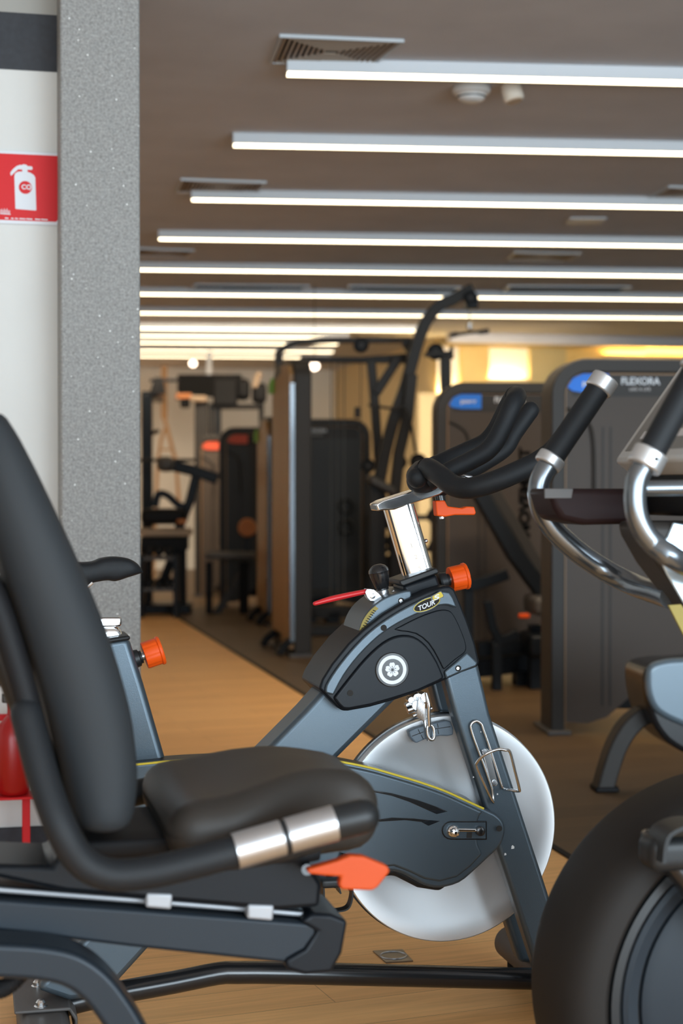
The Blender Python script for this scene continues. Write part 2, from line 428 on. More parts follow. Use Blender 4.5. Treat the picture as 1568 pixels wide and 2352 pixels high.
for i, y in enumerate(ys):
    p = LB.hitz(700, y, LZ); yy = p.y; x0 = LB.hit(lefts[i], y, yy).x
    x1 = LB.hit(rights[i], y, yy).x if rights[i] else x0 + 7.5 + yy * .25
    x1 = min(x1, 7.5)
    fr = Frame(p.x * LB.c - yy * LB.s, p.x * LB.s + yy * LB.c, LB.yaw); dx = -p.x
    t = thing('linear_ceiling_lamp', fr, names[i], 'ceiling lamp', 'long linear lamps across the ceiling')
    t.location.z = LZ
    wd = .085
    MB().box(x0 + dx, x1 + dx, -wd, 0, 0, CZ - LZ).build('lamp_housing', 'lampside', t, bevel=.002)
    MB().box(x0 + dx + .004, x1 + dx - .004, -wd + .010, -.008, -.003, .002).build('diffuser', 'lamp', t)

# ------------------------------------------------------------------ ceiling vents
def vent(pxs, label, m='ventbrown'):
    """pxs: near-left, near-right, far-right, far-left corners on the ceiling"""
    P = [Frame(0, 0, 0).hitz(px, py, CZ) for px, py in pxs]
    c = sum(P, Vector()) / 4; fr = Frame(c.x, c.y, 0)
    t = thing('ceiling_vent', fr, label, 'air vent', 'square air vents in the ceiling'); t.location.z = CZ
    Q = [p - c for p in P]
    def ring(k0, k1, z0, z1):
        mb = MB()
        for i in range(4):
            a, b = Q[i], Q[(i + 1) % 4]
            vs = [a * k0, b * k0, b * k1, a * k1]
            mb.add([Vector((v.x, v.y, z0)) for v in vs] + [Vector((v.x, v.y, z1)) for v in vs], [(0, 1, 2, 3), (7, 6, 5, 4), (0, 4, 5, 1), (1, 5, 6, 2), (2, 6, 7, 3), (3, 7, 4, 0)])
        return mb
    ring(1, .94, -.012, 0).build('vent_frame', 'alu', t)
    MB().add([(q.x * .95, q.y * .95, -.0015) for q in Q], [(0, 1, 2, 3)]).build('vent_throat', 'ventdark', t)
    mb = MB()
    for j in range(9):
        k = .92 - j * .095
        mb.v += []
        r = ring(k, max(k - .045, .02), -.010, -.004); mb.add(r.v, r.f)
    mb.build('vent_slats', m, t)
    return t
vent([(642, 78), (928, 90), (857, 146), (617, 140)], 'large square ceiling vent with brown slats above the nearest lamp')
vent([(415, 409), (612, 416), (590, 442), (402, 438)], 'ceiling vent left of centre, behind the end of the third lamp')
vent([(318, 568), (446, 573), (430, 588), (300, 585)], 'ceiling vent touching the stone column below the fourth lamp')
vent([(1535, 426), (1700, 430), (1660, 452), (1490, 449)], 'ceiling vent cut off by the right edge of the picture')
vent([(1180, 577), (1335, 580), (1300, 598), (1163, 594)], 'faint ceiling vent between the fourth and fifth lamps on the right')
vent([(445, 652), (712, 655), (690, 667), (430, 664)], 'wide dark ceiling slot left of centre below the fifth lamp', 'ventdark')
vent([(800, 655), (1060, 658), (1045, 670), (790, 667)], 'wide dark ceiling slot left of the cable tower head', 'ventdark')
vent([(1165, 655), (1450, 657), (1430, 668), (1150, 667)], 'wide dark ceiling slot right of the cable tower head', 'ventdark')
W0 = Frame(0, 0, 0)
p = W0.hitz(1345, 505, CZ); fr = Frame(p.x, p.y, R(5))
o = MB().box(-.11, .11, -.1, .1, -.012, 0).build('ceiling_sensor_plate', 'lampside', bevel=.003)
o.location = (p.x, p.y, CZ); o['label'] = 'small pale rectangular plate on the ceiling between the third and fourth lamps'; o['category'] = 'ceiling plate'
p = W0.hitz(1082, 199, CZ); fr = Frame(p.x, p.y, 0)
t = thing('smoke_detector', fr, 'round white smoke detector on the ceiling beside the small spotlight', 'smoke detector'); t.location.z = CZ
MB().lathe([(.072, 0), (.078, -.012), (.076, -.026), (.060, -.034), (.058, -.040)], (0, 0, 0), (0, 0, 1)).build('detector_base', 'white', t)
MB().lathe([(.056, -.038), (.054, -.050), (.044, -.058), (.02, -.062)], (0, 0, 0), (0, 0, 1)).build('detector_cap', 'white', t)
MB().lathe([(.057, -.0385), (.0575, -.042), (.0555, -.0455)], (0, 0, 0), (0, 0, 1)).build('detector_grille', 'ventdark', t)
p = W0.hitz(1172, 192, CZ); fr = Frame(p.x, p.y, 0)
t = thing('ceiling_spotlight', fr, 'small ivory spotlight on the ceiling right of the smoke detector', 'spotlight'); t.location.z = CZ
MB().lathe([(.02, 0), (.02, -.02)], (0, 0, 0), (0, 0, 1)).build('mount', 'matteblack', t)
MB().lathe([(.038, .01), (.042, -.01), (.042, -.055), (.034, -.062)], (0, 0, -.012), (-.25, .15, 1)).build('lamp_head', 'warmwhite', t)
MB().lathe([(.030, -.061), (.030, -.066)], (0, 0, -.012), (-.25, .15, 1)).build('lamp_lens', 'peach', t)
for px, py, d, nm, lb in ((443, 835, 17.5, 'ceiling_downlight', 'tiny glowing downlight under the packed lamps at the far end'),
                      (722, 841, 12.8, 'globe_lamp', 'small glowing globe right beside the top of the tan machine tower')):
    p = W0.hit(px, py, d)
    o = MB().lathe([(.01, -.035), (.033, -.02), (.04, 0), (.033, .02), (.01, .035)], (0, 0, 0), (0, 0, 1), 20)
    o = o.build(nm, 'spot'); o.location = p
    MB().tube([(0, 0, .03), (0, 0, CZ - p.z)], .0025, 8).build('hanging_wire', 'gunmetal', o); o['label'] = lb; o['category'] = 'lamp'
# ================================================================== THE SPINNING BIKE
K = frame_at(1024, 3.33, YAW)
bk = thing('spinning_bike', K, 'black indoor cycling bike with a big polished flywheel and orange knobs, in the centre', 'exercise bike')
fc = K.hit(1024, 1900, 0); fc = Vector((fc.x, 0, fc.z)); FR = .2345
# flywheel
fw = MB().lathe([(.03, -.016), (.06, -.016), (.075, -.009), (.19, -.010), (.200, -.013), (.2325, -.013), (FR, -.0115), (FR, .0115), (.2325, .013), (.05, .013)], fc, (0, 1, 0), 128).build('flywheel', 'steel', bk, ang=25)
MB().lathe([(FR - .002, .0125), (FR + .0035, .013), (FR + .0035, .028), (FR - .002, .029)], fc, (0, 1, 0), 128).build('flywheel_rim', 'blackgloss', fw)
MB().lathe([(.045, -.03), (.045, .03)], fc, (0, 1, 0), 32).build('hub', 'blackgloss', fw)
# fork blades
def blade(y0, y1, m='powder'):
    pts = xz(K, [(1012, 1520), (1098, 1520), (1126, 1640), (1178, 1800), (1258, 2047), (1322, 2252), (1240, 2252), (1174, 2047), (1042, 1640)], -.083)
    return MB().prism(pts, y0, y1).build('fork_blade', m, bk, bevel=.010, seg=4)
near = blade(-.083, -.038); blade(.040, .085)
# paint chips on the near blade
for px, py, r in ((1177, 1946, .0036), (1160, 1962, .0024), (1087, 1785, .0013), (1142, 1824, .0016), (1104, 1681, .0012)):
    q = K.hit(px, py, -.0836); MB().prism([(q.x + r * a, q.z + r * b) for a, b in ((-.8, -1), (.9, -.8), (1, .3), (0, 1.2), (-.7, .6))], q.y, q.y + .001).build('paint_chip', 'white', near)
# main diagonal beam
beam = MB().prism(xz(K, [(800, 1520), (960, 1560), (905, 1612), (775, 1742), (560, 1955), (360, 2158), (238, 2292), (160, 2300), (85, 2275), (100, 2252), (330, 2017), (480, 1860), (605, 1728), (700, 1632)], -.05), -.05, .05).build('main_beam', 'powder', bk, bevel=.012, seg=4)
# seat mast
mast = MB().prism(xz(K, [(120, 1490), (296, 1462), (330, 1570), (382, 1750), (430, 1900), (300, 1935), (250, 1830), (200, 1660)], -.045), -.045, .045).build('seat_mast', 'powder', bk, bevel=.014, seg=5)
MB().prism(xz(K, [(115, 1486), (298, 1459), (300, 1470), (118, 1500)], -.05), -.052, .052).build('mast_collar', 'black', bk, bevel=.006, seg=3)
MB().prism(xz(K, [(150, 1440), (276, 1440), (288, 1470), (160, 1490)], -.03), -.03, .03).build('seat_post', 'chrome', bk, bevel=.012, seg=5)
MB().prism(xz(K, [(110, 1418), (279, 1418), (279, 1438), (262, 1441), (110, 1444)], -.028), -.028, .028).build('saddle_slider', 'chrome', bk, bevel=.004, seg=3)
MB().tube(H3(K, [(150, 1425, 0), (164, 1392, 0), (166, 1340, 0)]), .016, 18).build('saddle_stem', 'black', bk)
# saddle
S0 = K.hit(160, 1300, 0); S1 = K.hit(328, 1300, 0); ln = S1.x - S0.x
sad = MB(); N = 30; MM = 18; vs = []; fs = []
topc = smooth2([(0, 1282), (.12, 1286), (.3, 1287), (.42, 1281), (.6, 1278), (.8, 1283), (.93, 1296), (1.0, 1314)], 5, False)
botc = smooth2([(0, 1345), (.12, 1346), (.3, 1338), (.5, 1333), (.62, 1335), (.78, 1327), (.9, 1321), (1.0, 1316)], 5, False)
def interp(c, u):
    for (a, va), (b, vb) in zip(c, c[1:]):
        if a <= u <= b: return va + (vb - va) * (u - a) / max(1e-9, b - a)
    return c[-1][1] if u > c[-1][0] else c[0][1]
for i in range(-18, N + 1):
    u = i / N; uu = max(u, 0)
    zt = K.hit(250, interp(topc, uu), 0).z; zb = K.hit(250, interp(botc, uu), 0).z
    if u < 0: zt += .004 * math.sin(-u * 4); zb += .0
    hw = .022 + .012 * (1 - uu) if u > 0 else .034 + .07 * math.sin(min(1, -u / .55) * PI / 2)
    hw *= (1 - max(0, (u - .8) / .2) ** 2 * .7)
    if u < -.5: hw *= math.sqrt(max(.05, 1 - ((-u - .5) / .11) ** 2))
    for k in range(MM):
        t = 2 * PI * k / MM; cy = math.cos(t); cz = math.sin(t)
        y = hw * math.copysign(abs(cy) ** .7, cy); z = (zt + zb) / 2 + (zt - zb) / 2 * math.copysign(abs(cz) ** .6, cz)
        if cz > 0 and u < .4: z -= .006 * (1 - abs(cy)) * (1 - max(0, u) / .4)
        vs.append((S0.x + ln * u, y, z))
rn = N + 19
for i in range(rn - 1):
    for k in range(MM): fs.append((i * MM + k, i * MM + (k + 1) % MM, (i + 1) * MM + (k + 1) % MM, (i + 1) * MM + k))
fs += [tuple(range(MM - 1, -1, -1)), tuple((rn - 1) * MM + k for k in range(MM))]
sad.add(vs, fs).build('saddle', 'foam', bk, ang=60)
MB().tube(H3(K, [(212, 1338, -.02), (195, 1352, -.02), (176, 1358, -.015), (130, 1350, -.02), (70, 1335, -.03)]), .0035, 10, 4).build('saddle_rail', 'chrome2', bk)
# knobs (seat mast and head)
def knob(cx, cy, sx, sy, R_, tilt):
    """orange turning knob: cx,cy centre of its drum, sx,sy root on the tube"""
    a = K.hit(sx, sy, 0); b = K.hit(cx, cy, 0); ax = (b - a).normalized()
    nb = MB().lathe([(.017, -.004), (.019, 0), (.017, .012), (.013, .014), (.013, .018)], a, ax, 24).build('knob_socket', 'black', bk)
    MB().lathe([(.0085, .012), (.0085, (b - a).length)], a, ax, 20).build('knob_shaft', 'silver', bk)
    mb = MB(); o2 = ax.orthogonal().normalized(); o3 = ax.cross(o2); n = 72
    prof = [(.6, -.017), (.90, -.017), (.93, -.014), (.93, .012), (1.0, .014), (1.0, .018), (.95, .020), (.5, .020)]
    vs = []; fs = []
    for r, h in prof:
        for k in range(n):
            t = 2 * PI * k / n; rr = R_ * r * (1 - (.03 if (k % 9) < 2 and r < .99 else 0))
            vs.append(b + ax * h + (o2 * math.cos(t) + o3 * math.sin(t)) * rr)
    for i in range(len(prof) - 1):
        for k in range(n): fs.append((i * n + k, i * n + (k + 1) % n, (i + 1) * n + (k + 1) % n, (i + 1) * n + k))
    fs += [tuple(range(n - 1, -1, -1)), tuple((len(prof) - 1) * n + k for k in range(n))]
    mb.add(vs, fs).build('adjustment_knob', 'orange', bk)
knob(350, 1500, 306, 1515, .029, 0); knob(1051, 1327, 1012, 1336, .028, 0)
# chain guard
top = [(230, 1762), (320, 1754), (430, 1744), (610, 1737), (700, 1738), (780, 1748), (850, 1762), (900, 1776), (960, 1794), (1020, 1815), (1075, 1840), (1110, 1856)]
gt = smooth2(top, 3, False)
nose = [(1136, 1868), (1152, 1882), (1160, 1902), (1157, 1925), (1145, 1948)]
bot = [(1120, 1972), (1090, 2000), (1055, 2028), (1010, 2040), (975, 2034), (945, 2018), (915, 2004), (880, 2002), (820, 2015), (700, 2030), (560, 2030), (420, 2000), (330, 1950), (285, 1880), (262, 1820)]
GY = -.105
gp = gt + smooth2(nose + bot, 3, False)
guard = MB().prism(xz(K, gp, GY), GY, -.086).build('chain_guard', 'powder', bk, bevel=.006, seg=4)
gb = [(1105, 1875), (1092, 1930), (1100, 1975), (1060, 2022), (1010, 2050), (960, 2046), (900, 2018)] 
MB().prism(xz(K, gt[:-3] + [(1092, 1880), (1085, 1960), (1065, 2010), (1010, 2048), (960, 2040), (905, 2012), (700, 2040), (420, 2010), (262, 1820)], -.086), -.086, -.02).build('guard_back_shell', 'black', bk, bevel=.008, seg=3)
# raised main face of the guard and darker lower belly
MB().prism(xz(K, [(x, y + 9) for x, y in gt if x > 560] + [(1103, 1872), (1092, 1900), (1098, 1940), (1108, 1962), (1080, 1992), (1050, 2015), (1010, 2026), (975, 2020), (940, 2003), (905, 1990), (860, 1994), (700, 2000), (560, 1990)], GY - .006), GY - .006, GY + .004).build('guard_face', 'powder', guard, bevel=.005, seg=4)
MB().tube([K.hit(x, y + 2, GY + .003) for x, y in gt], .0028, 8).build('yellow_trim_stripe', 'yellow', guard)
def slot(pts):
    MB().prism(xz(K, pts, GY - .0075), GY - .0075, GY).build('vent_slot', 'blackgloss', guard, bevel=.001)
slot(smooth2([(855, 1815), (900, 1822), (960, 1838), (1000, 1852), (1028, 1864), (1003, 1870), (985, 1862), (940, 1842), (900, 1828), (860, 1820)], 1))
slot([(862, 1883), (900, 1878), (950, 1880), (985, 1884), (1011, 1886), (984, 1897), (968, 1888), (930, 1884), (862, 1888)])
for pts in ([(985, 1862), (1003, 1870), (1026, 1864), (1004, 1861)], [(968, 1888), (984, 1897), (1009, 1886), (988, 1884)]):
    MB().prism(xz(K, pts, GY - .0085), GY - .0085, GY - .007).build('slot_fin', 'gunmetal', guard, bevel=.0008)
# recess with the chrome latch
rc = disc(0, 0, 1, 1)
def capsule(x0, x1, y0, y1, n=8):
    r = (y1 - y0) / 2; cy = (y0 + y1) / 2
    return [(x0 + r - r * math.sin(PI * k / n), cy - r * math.cos(PI * k / n)) for k in range(n + 1)] + [(x1, y1), (x1, y0)]
MB().prism(xz(K, capsule(1014, 1118, 1886, 1929), GY - .0078), GY - .0078, GY).build('latch_rim', 'blackgloss', guard, bevel=.001)
MB().prism(xz(K, capsule(1017, 1115, 1889, 1926), GY - .0086), GY - .0086, GY - .002).build('latch_plate', 'powder', guard)
q = K.hit(1040, 1909, GY - .0086)
MB().lathe([(.0135, .001), (.0135, -.002), (.011, -.006), (.0085, -.008), (.0085, -.016), (.004, -.019)], q, (0, 1, 0), 28).build('latch_bolt', 'chrome', guard)
a, b = K.hit(1042, 1906, GY - .0125), K.hit(1100, 1907, GY - .0125)
MB().tube([a, b], .0035, 12).build('latch_bar', 'chrome', guard)
q = K.hit(1100, 1907, GY - .0086); MB().lathe([(.0095, .001), (.0095, -.011), (.006, -.013)], q, (0, 1, 0), 24).build('latch_catch', 'blackgloss', guard)
MB().prism(xz(K, [(1072, 1912), (1084, 1912), (1083, 1925), (1071, 1925)], GY - .0092), GY - .0092, GY - .008).build('latch_gap', 'ventdark', guard)
for px, py in ((677, 1757), (1146, 1903)):
    q = K.hit(px, py, GY - .006); MB().lathe([(.006, 0), (.006, -.001)], q, (0, 1, 0), 20).build('screw_hole', 'ventdark', guard)
MB().prism(xz(K, [(684, 1743), (690, 1743), (712, 1768), (704, 1768)], GY - .0068), GY - .0068, GY - .004).build('panel_seam', 'ventdark', guard)
# crank with strap pedal below the recumbent seat
MB().tube(H3(K, [(790, 1960, -.12), (770, 2040, -.13)]), .014, 14, flat=.5).build('crank_arm', 'blackgloss', bk)
pd = MB().rbox(*sorted((K.hit(730, 2058, -.2).x, K.hit(800, 2058, -.2).x)), -.235, -.135, K.hit(0, 2075, -.2).z, K.hit(0, 2052, -.2).z, .006, 6).build('pedal', 'black', bk)
MB().sweep([K.hit(740, 2060, -.18), K.hit(738, 2010, -.18), K.hit(748, 1995, -.18), K.hit(765, 2005, -.18), K.hit(778, 2048, -.18)], rect(.018, .0015)).build('pedal_strap', 'black', pd)
MB().sweep(catmull([K.hit(806, 2030, -.19), K.hit(806, 2060, -.19), K.hit(795, 2085, -.19), K.hit(762, 2092, -.19)], 5)[0], rect(.012, .0015)).build('toe_clip', 'black', pd)
# bottom tube, stabilisers
MB().tube(catmull(H3(K, [(120, 2316, -.0), (240, 2286, -.0), (400, 2256, -.0), (500, 2236, -.0), (545, 2234, -.0), (620, 2234, -.0), (800, 2238, -.0), (1215, 2248, -.0), (1290, 2250, 0)]), 3)[0], .0225, 28).build('bottom_tube', 'blackgloss', bk)
q0 = K.hitz(100, 2352, .05); RSX = K.hit(96, 2300, 0).x
rs = MB(); rs.prism([(RSX - .045, .005), (RSX + .045, .005), (RSX + .05, .055), (RSX + .04, .078), (RSX - .04, .078), (RSX - .05, .055)], -.29, .26).build('rear_stabiliser', 'cast', bk, bevel=.012, seg=4)
br = K.hit(120, 2290, 0)
MB().prism([(RSX - .055, .079), (RSX + .048, .079), (RSX + .058, .06), (RSX + .058, .03), (RSX + .064, .03), (RSX + .064, .066), (RSX + .05, .086), (RSX - .055, .086)], -.085, .085).build('stabiliser_bracket', 'cast', bk, bevel=.003, seg=3)
for yy in (-.065, .065):
    MB().lathe([(.013, .084), (.013, .087), (.0095, .088), (.0095, .094), (.006, .0985)], (RSX - .005, yy, 0), (0, 0, 1), 24).build('stabiliser_bolt', 'chrome2', bk)
for yy in (-.25, .22):
    MB().lathe([(.022, 0), (.022, .008)], (RSX, yy, 0), (0, 0, 1), 20).build('rubber_foot', 'matteblack', bk)
fe = K.hitz(1176, 2190, .05)
fsx = K.hit(1285, 2260, 0).x - .02
MB().tube([(fsx, -.26, .052), (fsx, .262, .052)], .037, 32).build('front_stabiliser', 'cast', bk)
for yy in (-.22, .22):
    MB().lathe([(.02, 0), (.02, .02)], (fsx, yy, 0), (0, 0, 1), 20).build('rubber_foot', 'matteblack', bk)
# ---- head cover
SY = -.088
outline = [(732, 1582), (740, 1560), (762, 1525), (800, 1478), (835, 1445), (880, 1410), (930, 1380), (985, 1356), (1020, 1346), (1034, 1346), (1044, 1354), (1056, 1382), (1075, 1430), (1092, 1480), (1102, 1522), (1096, 1532), (1060, 1545), (1018, 1564), (960, 1590), (900, 1610), (850, 1624), (800, 1633), (786, 1633), (772, 1622), (750, 1600)]
head = MB().prism(xz(K, outline, SY), SY, .088).build('head_cover', 'gunmetal', bk, bevel=.010, seg=4)
rim = smooth2([(748, 1592), (750, 1574), (772, 1538), (806, 1495), (846, 1454), (888, 1422), (935, 1394), (985, 1370), (1018, 1358)], 3, False) + [(1032, 1360), (1040, 1372), (1050, 1396)] + smooth2([(1040, 1394), (1024, 1390), (1000, 1394), (960, 1410), (915, 1432), (870, 1462), (825, 1506), (790, 1552), (766, 1597)], 3, False)
MB().prism(xz(K, rim, SY - .009), SY - .009, SY + .002).build('cover_upper_band', 'powder', head, bevel=.005, seg=4)
bul = smooth2([(766, 1604), (800, 1560), (840, 1512), (880, 1476), (915, 1460), (950, 1462), (980, 1484), (1004, 1520), (1020, 1558)], 3, False) + [(1008, 1566), (960, 1588), (900, 1607), (850, 1621), (802, 1630), (788, 1629), (778, 1620)]
MB().prism(xz(K, bul, SY - .008), SY - .008, SY + .002).build('cover_belly', 'gunmetal', head, bevel=.009, seg=5)
MB().prism(xz(K, [(1020, 1543), (1048, 1520), (1072, 1498), (1080, 1505), (1098, 1522), (1094, 1531), (1055, 1546), (1024, 1560)], SY - .006), SY - .006, SY + .002).build('cover_tail_flange', 'powder', head, bevel=.004, seg=3)
rr = smooth2([(905, 1446), (960, 1418), (1005, 1402), (1030, 1402), (1044, 1416), (1060, 1450), (1070, 1480), (1068, 1498), (1045, 1516), (1020, 1538)], 3, False) + smooth2([(1016, 1534), (1004, 1510), (984, 1478), (955, 1456), (920, 1450)], 2, False)
MB().prism(xz(K, rr, SY - .003), SY - .003, SY + .002).build('cover_recess', 'gunmetal', head, bevel=.004, seg=4)
# upper quadrant housing
MB().prism(xz(K, smooth2([(822, 1458), (832, 1425), (852, 1396), (885, 1372), (925, 1358), (944, 1356)], 3, False) + [(946, 1368), (940, 1384), (900, 1405), (860, 1434), (838, 1456)], -.07), -.07, .07).build('tension_housing', 'powder', bk, bevel=.007, seg=4)
st = smooth2([(825, 1450), (833, 1426), (848, 1404), (862, 1392)], 3, False) + smooth2([(869, 1398), (856, 1410), (843, 1430), (835, 1453)], 3, False)
cs = MB().prism(xz(K, st, -.0725), -.0725, -.069).build('caution_sticker', 'yellowdull', bk)
mbp = MB()
for j in range(9):
    u = (j + .8) / 10; x = 830 + u * 32; y = 1449 - 52 * u ** .85
    mbp.prism(xz(K, [(x - 2, y - 2), (x + 5, y + 1), (x + 4.4, y + 3), (x - 2.4, y)], -.0729), -.0729, -.072)
mbp.build('caution_lines', 'ventdark', cs)
for px, py, yy in ((881, 1442, SY - .009), (804, 1592, SY - .008), (1052, 1535, SY - .006), (921, 1380, -.07)):
    q = K.hit(px, py, yy - .0004); hh = MB().lathe([(.0062, 0), (.0062, -.0006)], q, (0, 1, 0), 22).build('screw_hole', 'ventdark', head)
    if px in (1052, 921): MB().lathe([(.0032, -.0006), (.0032, -.0012)], q + Vector((-.001, 0, 0)), (0, 1, 0), 16).build('screw', 'chrome2', hh)
# round flower badge
q = K.hit(900, 1538, SY - .0082); BX, BZ = q.x, q.z; by = q.y
bd = MB().lathe([(.0345, .001), (.0345, -.0018), (.033, -.003), (.0, -.003)], (BX, by, BZ), (0, 1, 0), 72).build('round_badge', 'blackgloss', head)
def ringmb(r0, r1, y, n=72):
    mb = MB(); vs = []; fs = []
    for r in (r0, r1):
        for k in range(n): vs.append((BX + r * math.cos(2 * PI * k / n), y, BZ + r * math.sin(2 * PI * k / n)))
    for k in range(n): fs.append((k, (k + 1) % n, n + (k + 1) % n, n + k))
    return mb.add(vs, fs)
ringmb(.0218, .0288, by - .0034).build('badge_ring', 'paper', bd)
pet = MB()
for k in range(5):
    a = PI / 2 + .08 + k * 2 * PI / 5; c, s = math.cos(a), math.sin(a)
    o = [(.0022, 0), (.0055, .0035), (.0085, .0056), (.0122, .0052), (.0146, .0028), (.0140, .0002), (.0140, -.0002), (.0146, -.0028), (.0122, -.0052), (.0085, -.0056), (.0055, -.0035)]
    o = smooth2(o, 3); pet.prism([(BX + u * c - v * s, BZ + u * s + v * c) for u, v in o], by - .0037, by - .003)
pet.build('badge_flower', 'paper', bd)
st_ = MB()
for k in range(5):
    a = PI / 2 + .08 + k * 2 * PI / 5; c, s = math.cos(a), math.sin(a)
    o = [(0, .0005), (.0065, .0004), (.0072, .0011), (.0080, 0), (.0072, -.0011), (.0065, -.0004), (0, -.0005)]
    st_.prism([(BX + u * c - v * s, BZ + u * s + v * c) for u, v in o], by - .0041, by - .0036)
st_.prism(disc(BX, BZ, .0016, 12), by - .0041, by - .0036); st_.build('badge_stamens', 'blackgloss', bd)
# oval name plate
q = K.hit(983, 1387, SY - .0095); ang = R(21)
def tp(u, v): return (q.x + u * math.cos(ang) - v * math.sin(ang), q.z + u * math.sin(ang) + v * math.cos(ang))
ov = [tp(-.003 + .0305 * math.cos(t), .0125 * math.sin(t)) for t in [2 * PI * k / 40 for k in range(40)]]
ov2 = [tp(-.003 + .0292 * math.cos(t), .0112 * math.sin(t)) for t in [2 * PI * k / 40 for k in range(40)]]
ov3 = [tp(-.003 + .0278 * math.cos(t), .0098 * math.sin(t)) for t in [2 * PI * k / 40 for k in range(40)]]
pl = MB().prism(ov, q.y, q.y + .002).build('name_plate', 'blackgloss', head)
MB().prism(ov2, q.y - .0003, q.y).build('plate_yellow_edge', 'yellow', pl)
MB().prism(ov3, q.y - .0006, q.y).build('plate_field', 'ventdark', pl)
MB().prism([tp(.008, -.001), (tp(.016, .0012)), tp(.034, .0005), tp(.0365, .004), tp(.0345, .0135), tp(.031, .0148), tp(.010, .0120)], q.y - .0008, q.y).build('plate_dark_tab', 'blackgloss', pl)
MB().prism([tp(.012, .001), tp(.033, .0022), tp(.035, .004), tp(.0333, .0122), tp(.031, .0135), tp(.013, .0105)], q.y - .0011, q.y).build('plate_yellow_tab', 'yellow', pl)
x_, z_ = tp(-.024, -.0055); text('plate_lettering', 'TOUR', .0132, 'paper', pl, x_, q.y - .0016, z_, ang, .25, .0003, sx=1.02, bold=.0003)
x_, z_ = tp(.0135, .0018); text('plate_letter', 'S', .0125, 'paper', pl, x_, q.y - .0016, z_, ang, .2, .0003, sx=2.0, bold=.0004)
# collar under the chrome post
MB().prism(xz(K, [(925, 1345), (1003, 1318), (1012, 1345), (1018, 1362), (950, 1395), (936, 1385)], -.045), -.045, .045).build('head_tube', 'gunmetal', bk, bevel=.008, seg=4)
MB().prism(xz(K, [(917, 1334), (1000, 1304), (1006, 1308), (1008, 1316), (926, 1347), (919, 1344)], -.047), -.049, .049).build('head_collar', 'black', bk, bevel=.005, seg=4)
# chrome post: oval tube along its tilt
a, b = K.hit(965, 1338, 0), K.hit(912, 1155, 0)
ax = (b - a).normalized(); side = ax.cross(Vector((0, 1, 0))).normalized(); hwid = .0325
prof = []
for k in range(48):
    t = 2 * PI * k / 48; c, s = math.cos(t), math.sin(t)
    u_, v_ = .027 * math.copysign(abs(c) ** .5, c), hwid * math.copysign(abs(s) ** .5, s)
    prof.append((u_ * math.cos(R(13)) + v_ * math.sin(R(13)), -u_ * math.sin(R(13)) + v_ * math.cos(R(13))))
post = MB().sweep([a, b], prof).build('handlebar_post', 'chrome', bk, ang=50)
for s_, px, py in (('1', 943, 1259), ('2', 953, 1285), ('3', 962, 1312)):
    q = K.hit(px, py, -.0275); text('height_number', s_, .013, 'printgrey', post, q.x, q.y, q.z, R(18))
q = K.hit(979, 1243, 0); MB().lathe([(.0045, 0), (.0045, .003), (.003, .0055)], q - Vector((.003, 0, 0)), (1, 0, .25), 16).build('post_screw', 'chrome2', post)
# slider on top
MB().prism(xz(K, [(864, 1158), (880, 1149), (972, 1120), (1062, 1091), (1080, 1098), (1078, 1104), (1017, 1131), (1010, 1136), (905, 1171), (880, 1172), (868, 1174)], -.03), -.03, .03).build('handlebar_slider', 'chrome', bk, bevel=.0055, seg=4)
MB().tube(H3(K, [(1008, 1132, 0), (1012, 1152, 0)]), .011, 18).build('lever_bolt', 'blackgloss', bk)
lev = MB().prism(xz(K, [(1000, 1150), (1021, 1149), (1028, 1163), (1060, 1167), (1072, 1163), (1089, 1164), (1093, 1178), (1090, 1183), (1045, 1183), (1022, 1187), (1003, 1185)], -.012), -.013, .013).build('clamp_lever', 'orange', bk, bevel=.0035, seg=3)
MB().tube(H3(K, [(1014, 1186, 0), (1015, 1191, 0)]), .006, 12).build('lever_pin', 'chrome2', lev)
# handlebars
hb = MB()
hb.tube(H3(K, [(968, 1085, .05), (972, 1080, -.02), (985, 1076, -.07), (1012, 1094, -.12), (1045, 1117, -.155), (1085, 1120, -.19), (1140, 1104, -.21), (1200, 1078, -.215), (1240, 1058, -.215), (1275, 1030, -.215), (1318, 975, -.215)]), .0212, 24, 6, round_end=True)
near_bar = hb.build('handlebar_near_grip', 'foam', bk)
MB().tube(H3(K, [(968, 1085, -.05), (975, 1082, .02), (990, 1086, .09), (1020, 1088, .13), (1070, 1082, .16), (1110, 1062, .175), (1158, 1030, .185), (1180, 995, .19), (1218, 942, .195)]), .0195, 24, 6, round_end=True).build('handlebar_far_grip', 'foam', bk)
loop = H3(K, [(985, 1106, -.045), (1010, 1094, -.055), (1040, 1078, -.055), (1080, 1058, -.055), (1115, 1038, -.055), (1138, 1012, -.055), (1158, 972, -.055), (1176, 930, -.05), (1186, 914, -.03), (1186, 908, .0), (1178, 912, .035), (1160, 945, .06), (1140, 985, .07), (1115, 1015, .07), (1080, 1032, .07), (1040, 1050, .07), (1000, 1068, .06), (980, 1080, .04)])
MB().tube(loop, .0195, 24, 5).build('aero_bar_loop', 'foam', bk)
cl = MB().tube(H3(K, [(962, 1104, -.03), (985, 1108, -.01), (1010, 1112, 0)]), .026, 24, 4, round_end=True)
cl.tube(H3(K, [(958, 1098, -.06), (956, 1092, 0), (966, 1080, .06)]), .021, 24, 5, round_end=True)
cl.build('handlebar_clamp_wrap', 'foam', bk)
MB().prism(xz(K, [(1045, 1098), (1060, 1090), (1078, 1092), (1084, 1100), (1082, 1106), (1056, 1106)], .0), -.02, .02).build('slider_end_cap', 'silver', bk, bevel=.003)
